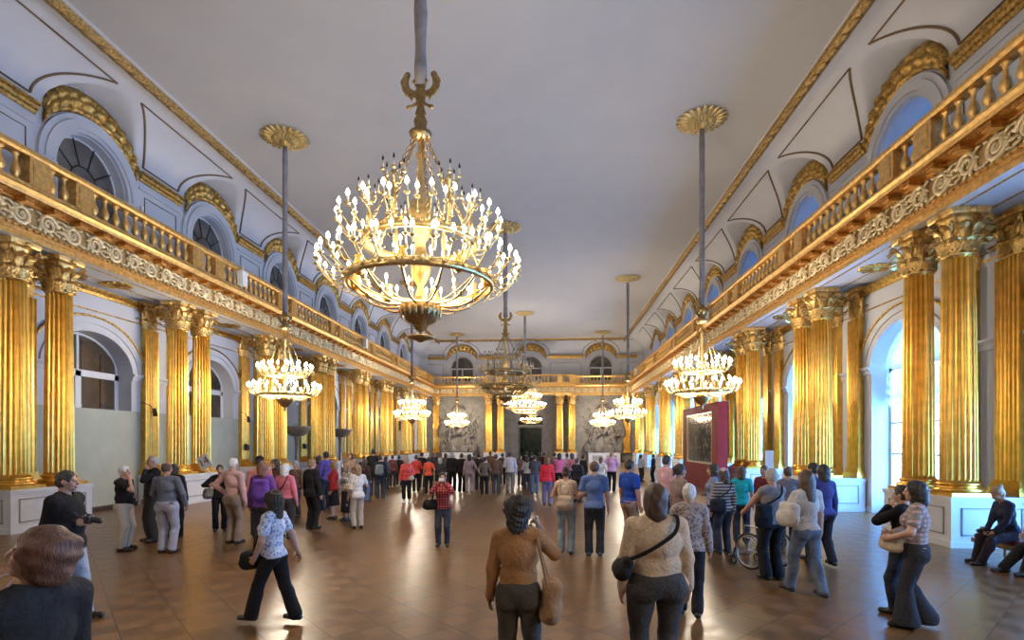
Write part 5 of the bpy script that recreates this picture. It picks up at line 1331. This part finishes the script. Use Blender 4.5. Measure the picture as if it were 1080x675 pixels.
bag(J, 'black handbag at the side of the red plaid jacket', (.27, .03, .98), (.15, .09, .10), BLACK, [((.25, -.03, 1.06), (.18, -.02, 1.44), (.25, .08, 1.06))], 'bag', 'handbag')
m_ = J['wri']; cc = (m_[-1]+m_[1])/2+V3(0, .05, .07); mb = MB(); mb.box(cc[0]-.05, cc[0]+.05, cc[1]-.012, cc[1]+.012, cc[2]-.032, cc[2]+.032); mb.lathe([(.02, -.02), (.02, .0)], 12, (cc[0], cc[1]+.02, cc[2])); o = mb.obj('compact_camera', M_LAMPW); at_person(J, o); tag(o, 'small silver camera held up by the woman in red plaid', 'camera')
# --- near centre
x, y = at_depth(547, 4.35)
r, J = person('woman with dark curly hair in tan brown top phoning, seen from behind in front', x, y, 1.655, -4, sex='f', hair=('curly', 'dark'), top=('knit', c8(176, 128, 84), 'knit', .985), bot=('trousers', c8(84, 79, 73), None), Rr='ear', w=1.08, d=1.12, ankle=.11, skin='brown', yaw=-.1)
S = J['S']
bag(J, 'slouchy tan leather bag on the shoulder of the woman phoning', (.275, .0, .86), (.075, .13, .17), c8(170, 132, 96), [((.26, -.09, .98), (.20, -.10, 1.25), (.15, -.03, 1.46), (.19, .08, 1.22), (.26, .08, .98))], strap_r=.013, R=(0, .12, .2))
w_ = J['wri'][1]; s = SDF(w_-.15, w_+.2, .006, .008); s.box(w_+V3(-.03, .025, .06), (.010, .024, .06), rd=.008); o = obj('mobile_phone', s.mesh('mobile_phone'), mat('silver phone', (.6, .62, .66), .3)); at_person(J, o); tag(o, 'silver phone held at the ear of the woman in tan brown', 'phone')
x, y = at_depth(692, 4.45)
r, J = person('large woman in cream sweater and black trousers seen from behind in front', x, y, 1.75, 6, sex='f', hair=('bob', 'brown'), top=('knit', c8(208, 184, 156), 'knit', .985), bot=('trousers', c8(72, 70, 70), None), w=1.42, d=1.25, ankle=.085, yaw=-.25, L=((.225, .02, .86), (1, -.6, 0)), Rr=((.225, .02, .86), (1, -.6, 0)))
S = J['S']
bag(J, 'small black crossbody bag of the woman in the cream sweater', (-.28, -.02, 1.06), (.055, .12, .095), BLACK, [((-.27, -.08, 1.12), (-.12, -.205, 1.22), (.09, -.19, 1.36), (.15, -.06, 1.475), (.10, .12, 1.40), (-.12, .2, 1.2), (-.28, .06, 1.12))], strap_r=.016, R=(0, .5, 0))
r, J = put('woman with hair bun, cream top and blue jeans, seen from behind in mid floor', 597, 584, 492, -8, sex='f', hair=('bun', 'brown'), top=('vest', c8(206, 182, 160), None, .95), bot=('trousers', c8(108, 118, 122), 'denim', c8(150, 160, 164)), w=1.02, ankle=.08, L='strap', Rr='hold')
bag(J, 'beige backpack low on the back of the woman with a bun', (0, -.20, 1.04), (.14, .08, .13), c8(186, 164, 140), [((-.10, -.16, 1.14), (-.12, -.10, 1.42), (-.12, .10, 1.36)), ((.10, -.16, 1.14), (.12, -.10, 1.42), (.12, .10, 1.36))], 'backpack', 'backpack')
put('man in blue shirt and dark jeans, seen from behind in mid floor', 627, 586, 486, -4, hair=('short', 'brown'), top=('tee', c8(84, 104, 148), 'denim', .88), bot=('trousers', c8(48, 50, 56), 'denim'), L='hold', w=1.05, shoe=c8(60, 64, 72))
put('man in bright blue T-shirt and beige trousers turned right', 664, 580, 484, -55, hair=('short', 'dark'), top=('tee', c8(40, 74, 168), None, .90), bot=('trousers', c8(166, 140, 122), None), L='rest', Rr='rest', skin='tan')
put('man in pale pink T-shirt beyond the bright blue T-shirt', 703, 566, 480, -62, hair=('short', 'dark'), top=('tee', c8(214, 170, 178), None, .90), bot=('trousers', DJEANS, None))
put('white haired woman in grey patterned jacket beside the cream sweater', 727, 650, 510, -14, sex='f', hair=('short', 'white'), top=('jacket', c8(112, 104, 104), 'floral', .88, c8(170, 158, 156)), bot=('trousers', c8(36, 36, 44), None), w=1.05, d=1.1, stride=.2, L='hold')
put('woman with dark ponytail in taupe top, right of centre', 717, 594, 489, -70, sex='f', hair=('ponytail', 'dark'), top=('long', c8(142, 122, 118), None, .88), bot=('trousers', CHAR, None))
r, J = put('woman with long dark hair in dark clothes facing left, right of centre', 752, 578, 489, 75, sex='f', hair=('long', 'dark'), top=('long', c8(92, 100, 136), 'floral', .86, c8(150, 156, 184)), bot=('trousers', BLACK, None), Rr='hold')
r, J = put('woman in pale cap and striped grey sweater with dark jeans', 763, 584, 494, 15, sex='f', hair=('bob', 'brown'), top=('long', c8(70, 64, 64), 'stripe', .88, c8(176, 164, 156)), bot=('trousers', c8(56, 58, 66), 'denim'), cap=('cap', c8(196, 168, 168)), w=1.05)
bag(J, 'dark shoulder bag of the woman in the striped sweater', (-.2, -.13, 1.0), (.14, .08, .13), c8(40, 40, 46), [((-.25, -.1, 1.1), (.0, -.19, 1.3), (.15, -.05, 1.46))])
put('person in turquoise top, half hidden by the striped sweater', 782, 573, 492, -20, sex='f', hair=('bob', 'brown'), top=('tee', c8(40, 178, 190), None, .88), bot=('trousers', DJEANS, None))
put('man in dark red shirt behind the wheelchair', 806, 570, 491, 130, hair=('short', 'brown'), top=('long', c8(118, 42, 54), None, .9), bot=('trousers', CHAR, None), skin='tan')
r, J = put('woman with grey hair in sleeveless grey top bending over the wheelchair', 814, 611, 494, 14, sex='f', hair=('short', 'grey'), top=('vest', c8(140, 134, 136), None, .88), bot=('trousers', c8(34, 34, 38), None), L=((.22, .36, 1.02), (.7, -.2, -.6)), Rr=((.2, .36, 1.02), (.7, -.2, -.6)), w=1.15, d=1.1, ankle=.095)
bag(J, 'black bag slung on the back of the woman with the wheelchair', (-.22, -.12, 1.02), (.12, .07, .17), BLACK, [((-.2, -.13, 1.18), (.02, -.18, 1.32), (.13, -.06, 1.46))], strap_r=.016)
put('person in grey top between the wheelchair and the striding woman', 831, 580, 492, -15, hair=('short', 'brown'), top=('long', c8(120, 116, 122), None, .9), bot=('trousers', CHAR, None))
r, J = put('woman with long brown wavy hair in white T-shirt and jeans walking away', 850, 628, 496, 14, sex='f', hair=('long', 'brown'), top=('tee', c8(196, 192, 190), None, .92), bot=('trousers', c8(92, 100, 112), 'denim', c8(120, 138, 166)), stride=.42, spread=.09, w=1.05, L='strap', ankle=.07, shoe=c8(48, 40, 38))
bag(J, 'big white bag on the shoulder of the walking woman', (-.27, .0, 1.14), (.09, .15, .16), c8(204, 198, 190), [((-.25, -.09, 1.26), (-.17, -.04, 1.45), (-.25, .09, 1.26))], R=(0, .15, 0))
put('dark haired person in purple blue top, behind the walking woman', 868, 597, 490, 12, sex='f', hair=('bob', 'black'), top=('long', c8(72, 70, 128), None, .88), bot=('trousers', c8(40, 38, 48), None), stride=.2)
put('dark haired person mostly hidden by the walking woman', 858, 590, 488, 40, hair=('short', 'black'), top=('long', c8(60, 60, 92), None, .88), bot=('trousers', BLACK, None))
r, J = put('woman in grey and pink plaid top with wide dark trousers, right foreground', 966, 662, 507, 58, sex='f', hair=('bob', 'black'), top=('tee', c8(140, 132, 134), 'plaid', .96, c8(206, 168, 162)), bot=('trousers', c8(52, 52, 58), None), L=((.17, .24, 1.06), (1, -.8, 0)), Rr=((.12, .24, 1.08), (1, -.8, 0)), w=1.08, ankle=.135, stride=.18, skin='fair')
bag(J, 'beige handbag on the arm of the woman in plaid', (-.03, .24, .98), (.16, .06, .085), c8(196, 178, 152), [((-.12, .24, 1.05), (-.17, .20, 1.14), (-.06, .24, 1.05))], 'bag', 'handbag', R=(0, 0, .5))
put('person in black jacket standing close behind the woman in plaid', 952, 648, 512, 40, hair=('short', 'black'), top=('jacket', c8(24, 24, 28), None, .88), bot=('trousers', c8(44, 48, 60), 'denim'), L='mouth', Rr='hip', w=1.06, stride=.12)
# --- seated on the bench
x0, y0 = 9.95, 9.72
r, J = person('woman in navy top with hair bun sitting sideways on the bench looking down', x0, y0, 1.66, 86, sex='f', hair=('bun', 'tan'), top=('long', c8(40, 44, 66), None, .90), bot=('trousers', c8(44, 36, 46), None), seat=.47, feet={-1: (-.16, .56), 1: (.08, .48)}, L='lap', Rr='lap', lean=.22, pitch=.3, ankle=.075)
w_ = (J['wri'][-1]+J['wri'][1])/2; s = SDF(w_-.2, w_+.25, .007, .01); s.box(w_+V3(0, .10, .03), (.055, .03, .04), rd=.012); s.cone(w_+V3(0, .12, .02), w_+V3(0, .19, .0), .032, .03); o = obj('camera', s.mesh('camera'), M_BLACK); at_person(J, o); tag(o, 'black camera in the hands of the seated woman in navy', 'camera')
x0, y0 = 10.0, 8.98
person('person in dark trousers seated at the right edge, mostly out of frame', x0, y0, 1.72, 88, hair=('short', 'dark'), top=('tee', c8(120, 96, 88), None, .90), bot=('trousers', BLACK, None), seat=.47, feet={-1: (-.12, .50), 1: (.14, .62)}, L=((.1, .30, 1.05), (.8, -.3, -.5)), Rr=((.15, .30, 1.0), (.8, -.3, -.5)), lean=.2)
# --- wheelchair
wx, wy = fl(806, 599); t = thing('wheelchair', 'black folding wheelchair with spoked wheels in front of the grey haired woman', 'wheelchair', (wx, wy, 0), math.radians(24))
M_TYRE = mat('black rubber', (.02, .02, .02), .7); M_CHROME = mat('dull chrome', (.5, .5, .52), .3, 1.)
for s_ in (-1, 1):
    mb = MB(); q = np.linspace(0, 2*PI, 33)
    mb.tube([(s_*.31, .30*math.cos(a), .30+.285*math.sin(a)) for a in q], .018, 6, 0, caps=False); mb.tube([(s_*.31, .265*math.cos(a), .30+.265*math.sin(a)) for a in q], .009, 5, 1, caps=False); mb.tube([(s_*.36, .24*math.cos(a), .30+.24*math.sin(a)) for a in q], .009, 5, 1, caps=False)
    for k in range(18):
        a = 2*PI*k/18; mb.tube([(s_*.30, 0, .30), (s_*.31, .265*math.cos(a), .30+.265*math.sin(a))], .003, 3, 1)
    mb.lathe([(.03, -.03), (.03, .03)], 8, (s_*.30, 0, .3), 1); mb.obj('wheel', [M_TYRE, M_CHROME], t)
    mb = MB(); mb.tube([(s_*.25, .42+.06*math.cos(a), .07+.06*math.sin(a)) for a in np.linspace(0, 2*PI, 17)], .014, 5, caps=False); mb.tube([(s_*.25, .42, .07), (s_*.25, .40, .28)], .012, 5); mb.obj('caster', M_TYRE, t)
    mb = MB(); mb.tube([(s_*.24, -.30, .93), (s_*.24, -.20, .92), (s_*.24, -.18, .3), (s_*.24, .40, .28)], .013, 6); mb.tube([(s_*.24, -.18, .50), (s_*.24, .30, .50), (s_*.24, .46, .18), (s_*.22, .58, .12)], .013, 6); mb.tube([(s_*.25, -.18, .70), (s_*.25, .18, .70), (s_*.25, .20, .5)], .013, 6); mb.obj('frame', M_CHROME, t)
    mb = MB(); mb.tube([(s_*.24, -.33, .935), (s_*.24, -.22, .925)], .019, 6); mb.obj('handle', M_TYRE, t)
    mb = MB(); mb.box(s_*.13-.07, s_*.13+.07, .52, .68, .10, .115); mb.obj('footrest', M_TYRE, t)
mb = MB(); mb.box(-.23, .23, -.18, .26, .48, .51); mb.obj('seat', fabric(BLACK), t); mb = MB(); mb.box(-.23, .23, -.20, -.18, .52, .90); mb.obj('backrest', fabric(BLACK), t)
# --- the crowd at the far end: (px, feet, head, facing, sex, hair, shirt kind, colour, trousers colour, words)
FAR = [
 (439, 519, 480, 20, 'f', ('short', 'brown'), 'long', (226, 80, 66), BLACK, 'person in red orange top behind the coral red jacket'),
 (452, 521, 482, 5, 'f', ('short', 'black'), 'tee', (240, 96, 60), BLACK, 'dark haired person in bright orange top and black trousers'),
 (445, 514, 477, -10, 'm', ('short', 'black'), 'long', (40, 38, 40), CHAR, 'person in black between the two orange tops'),
 (464, 520, 483, 10, 'f', ('bob', 'grey'), 'jacket', (82, 78, 76), CHAR, 'person in charcoal speckled jacket, left end of the central crowd'),
 (477, 518, 477, 0, 'm', ('short', 'grey'), 'jacket', (44, 42, 44), BLACK, 'man in black coat beside the charcoal speckled jacket'),
 (487, 519, 478, -15, 'm', ('short', 'dark'), 'jacket', (36, 34, 36), BLACK, 'man in black jacket beside the mauve dress'),
 (495, 520, 479, 10, 'f', ('bob', 'black'), 'long', (158, 136, 140), c8(158, 136, 140), 'woman all in mauve grey in the central crowd'),
 (505, 517, 478, 0, 'm', ('short', 'black'), 'long', (48, 44, 44), CHAR, 'person in dark clothes right of the mauve outfit'),
 (511, 522, 482, 12, 'f', ('short', 'black'), 'tee', (106, 96, 82), BLACK, 'short person in olive grey top and black trousers'),
 (523, 521, 479, -5, 'm', ('short', 'brown'), 'jacket', (112, 86, 70), c8(70, 74, 80), 'person in brown jacket left of the white shirt'),
 (538, 520, 476, -8, 'm', ('short', 'dark'), 'long', (206, 204, 216), c8(130, 122, 118), 'man in white shirt and light trousers in the central crowd'),
 (530, 511, 478, 0, 'm', ('short', 'dark'), 'long', (90, 70, 62), CHAR, 'dark haired person peering beyond the white shirt'),
 (549, 513, 480, -160, 'f', ('bob', 'dark'), 'long', (126, 96, 82), CHAR, 'woman in light brown right of the white shirt'),
 (555, 510, 476, 10, 'm', ('short', 'black'), 'jacket', (40, 36, 38), BLACK, 'man in black directly before the far doorway'),
 (561, 509, 477, -10, 'm', ('short', 'black'), 'long', (60, 56, 60), BLACK, 'person in dark grey near the doorway opening'),
 (570, 506, 477, 5, 'f', ('bob', 'dark'), 'long', (98, 62, 58), BLACK, 'woman in dull red near the doorway opening'),
 (556, 517, 482, 0, 'f', ('bob', 'dark'), 'long', (178, 168, 162), CHAR, 'person in pale grey top left of the grey jacket'),
 (564, 521, 480, 5, 'm', ('short', 'dark'), 'jacket', (74, 76, 82), JEANS, 'man in dark grey jacket and pale jeans'),
 (577, 533, 482, 2, 'f', ('bob', 'auburn'), 'jacket', (232, 56, 72), c8(120, 112, 150), 'woman in vivid red jacket and lilac leggings'),
 (585, 512, 477, -20, 'm', ('short', 'brown'), 'long', (150, 128, 114), CHAR, 'person in sand coloured top beyond the vivid red jacket'),
 (590, 519, 478, 0, 'f', ('bob', 'black'), 'tee', (214, 112, 158), BLACK, 'person in pink top beside a white shirt, right of centre'),
 (598, 514, 478, 0, 'm', ('short', 'black'), 'tee', (214, 216, 228), BLACK, 'person in white T-shirt beside the pink top'),
 (603, 515, 478, 30, 'f', ('bob', 'brown'), 'long', (190, 120, 128), CHAR, 'person in rose coloured top behind the navy jacket'),
 (609, 530, 483, -35, 'm', ('short', 'dark'), 'jacket', (46, 48, 60), BLACK, 'man in navy jacket behind the woman with the bun'),
 (615, 515, 480, -40, 'm', ('short', 'black'), 'jacket', (52, 50, 54), BLACK, 'person in black jacket left of the white blouse'),
 (634, 520, 482, -30, 'f', ('bob', 'brown'), 'long', (206, 208, 218), JEANS, 'woman in white blouse beside the lavender shirt'),
 (645, 519, 476, -18, 'm', ('short', 'tan'), 'long', (202, 156, 198), BLACK, 'man in lavender shirt and black trousers'),
 (421, 512, 481, 10, 'm', ('short', 'dark'), 'long', (70, 60, 58), CHAR, 'person in dark brown left of the coral red jacket'),
 (470, 509, 478, 0, 'f', ('bob', 'brown'), 'long', (110, 92, 84), CHAR, 'person in taupe standing at the back left of the crowd'),
 (458, 508, 477, 0, 'm', ('short', 'tan'), 'long', (88, 84, 92), CHAR, 'person in slate grey at the back near the left relief'),
 (500, 508, 477, 0, 'm', ('short', 'brown'), 'long', (120, 104, 92), CHAR, 'person in drab brown at the back before the gold columns'),
 (517, 508, 476, 0, 'm', ('short', 'brown'), 'long', (142, 106, 82), CHAR, 'person in ochre brown at the back before the gold columns'),
 (574, 508, 477, 0, 'm', ('short', 'black'), 'long', (74, 58, 56), BLACK, 'person in dark maroon at the back right of the doorway'),
 (370, 522, 478, 170, 'f', ('bob', 'brown'), 'long', (150, 120, 100), CHAR, 'person in fawn top behind the print top, left of centre'),
 (384, 520, 481, 0, 'm', ('short', 'black'), 'long', (64, 58, 58), CHAR, 'dark person behind the woman in cream'),
 (407, 516, 482, -20, 'f', ('bob', 'dark'), 'long', (98, 96, 106), CHAR, 'person in steel grey top right of the grey backpack'),
 (336, 534, 480, 0, 'f', ('bob', 'dark'), 'long', (112, 92, 116), CHAR, 'person in muted plum right of the dark suited man'),
 (312, 545, 486, 170, 'm', ('short', 'grey'), 'long', (118, 92, 82), CHAR, 'person in russet brown left of the dark suited man'),
 (676, 508, 480, -60, 'f', ('bob', 'brown'), 'long', (200, 208, 220), CHAR, 'person in pale clothes far off by the right windows'),
 (689, 508, 481, 60, 'm', ('short', 'dark'), 'long', (60, 62, 72), BLACK, 'person in dark clothes far off by the right windows'),
]
for px, fy, hy, face, sex, hair, kind, col, tr, words in FAR:
    put(words, px, fy, hy, face, sex=sex, hair=hair, top=(kind, c8(*col), None, .87), bot=('trousers', tr, None), L=random.choice(['rest', 'hold', 'pocket', 'cross', 'rest']), Rr=random.choice(['rest', 'hold', 'rest', 'strap', 'pocket']), w=random.uniform(.98, 1.15), skin=random.choice(['fair', 'fair', 'tan']))
# ================================================================== camera, light, view
cam = bpy.data.cameras.new('camera'); co = bpy.data.objects.new('camera', cam); COL.objects.link(co)
cam.sensor_width = 36; cam.lens = FPX/1080*36; cam.shift_y = (466-337.5)/1080; cam.clip_start = .05; cam.clip_end = 300
co.location = (CAMX, 0, CAMZ); co.rotation_euler = (PI/2, 0, TH); SC.camera = co
w = bpy.data.worlds.new('daylight'); SC.world = w; w.use_nodes = True
bg = w.node_tree.nodes['Background']; bg.inputs['Color'].default_value = (.15, .46, 1, 1); bg.inputs['Strength'].default_value = WORLD
for k, c in enumerate(YB[2:]):                   # portals: they only steer the sky's own light in through the windows
    for (x, z, sy, sz) in ((WX+.75, 2.7, 3.0, 5.4), (WX+.85, 9.9, 2.4, 2.7)):
        ld = bpy.data.lights.new('window_portal', 'AREA'); ld.shape = 'RECTANGLE'; ld.size = sz; ld.size_y = sy; ld.cycles.is_portal = True
        lo = bpy.data.objects.new('window_portal', ld); COL.objects.link(lo); lo.location = (x, c, z); lo.rotation_euler = (0, PI/2, 0)
def lamp(name, loc, power, color, radius):
    ld = bpy.data.lights.new(name, 'POINT'); ld.energy = power; ld.color = color; ld.shadow_soft_size = radius
    lo = bpy.data.objects.new(name, ld); COL.objects.link(lo); lo.location = loc; return lo
WARM = (1, .86, .68)
for loc, p, r in LAMPS: lamp('candle_light', loc, p*LAMPK, WARM, r)
SC.view_settings.view_transform = 'Standard'; SC.view_settings.look = 'None'; SC.view_settings.gamma = 1; SC.view_settings.use_curve_mapping = False
SC.view_settings.exposure = EXPOSURE
SC.cycles.use_denoising = True; SC.cycles.max_bounces = 8; SC.cycles.diffuse_bounces = 4; SC.cycles.glossy_bounces = 4; SC.cycles.transparent_max_bounces = 8
SC.cycles.sample_clamp_indirect = 6; SC.cycles.caustics_reflective = False; SC.cycles.caustics_refractive = False
SC.cycles.use_adaptive_sampling = True
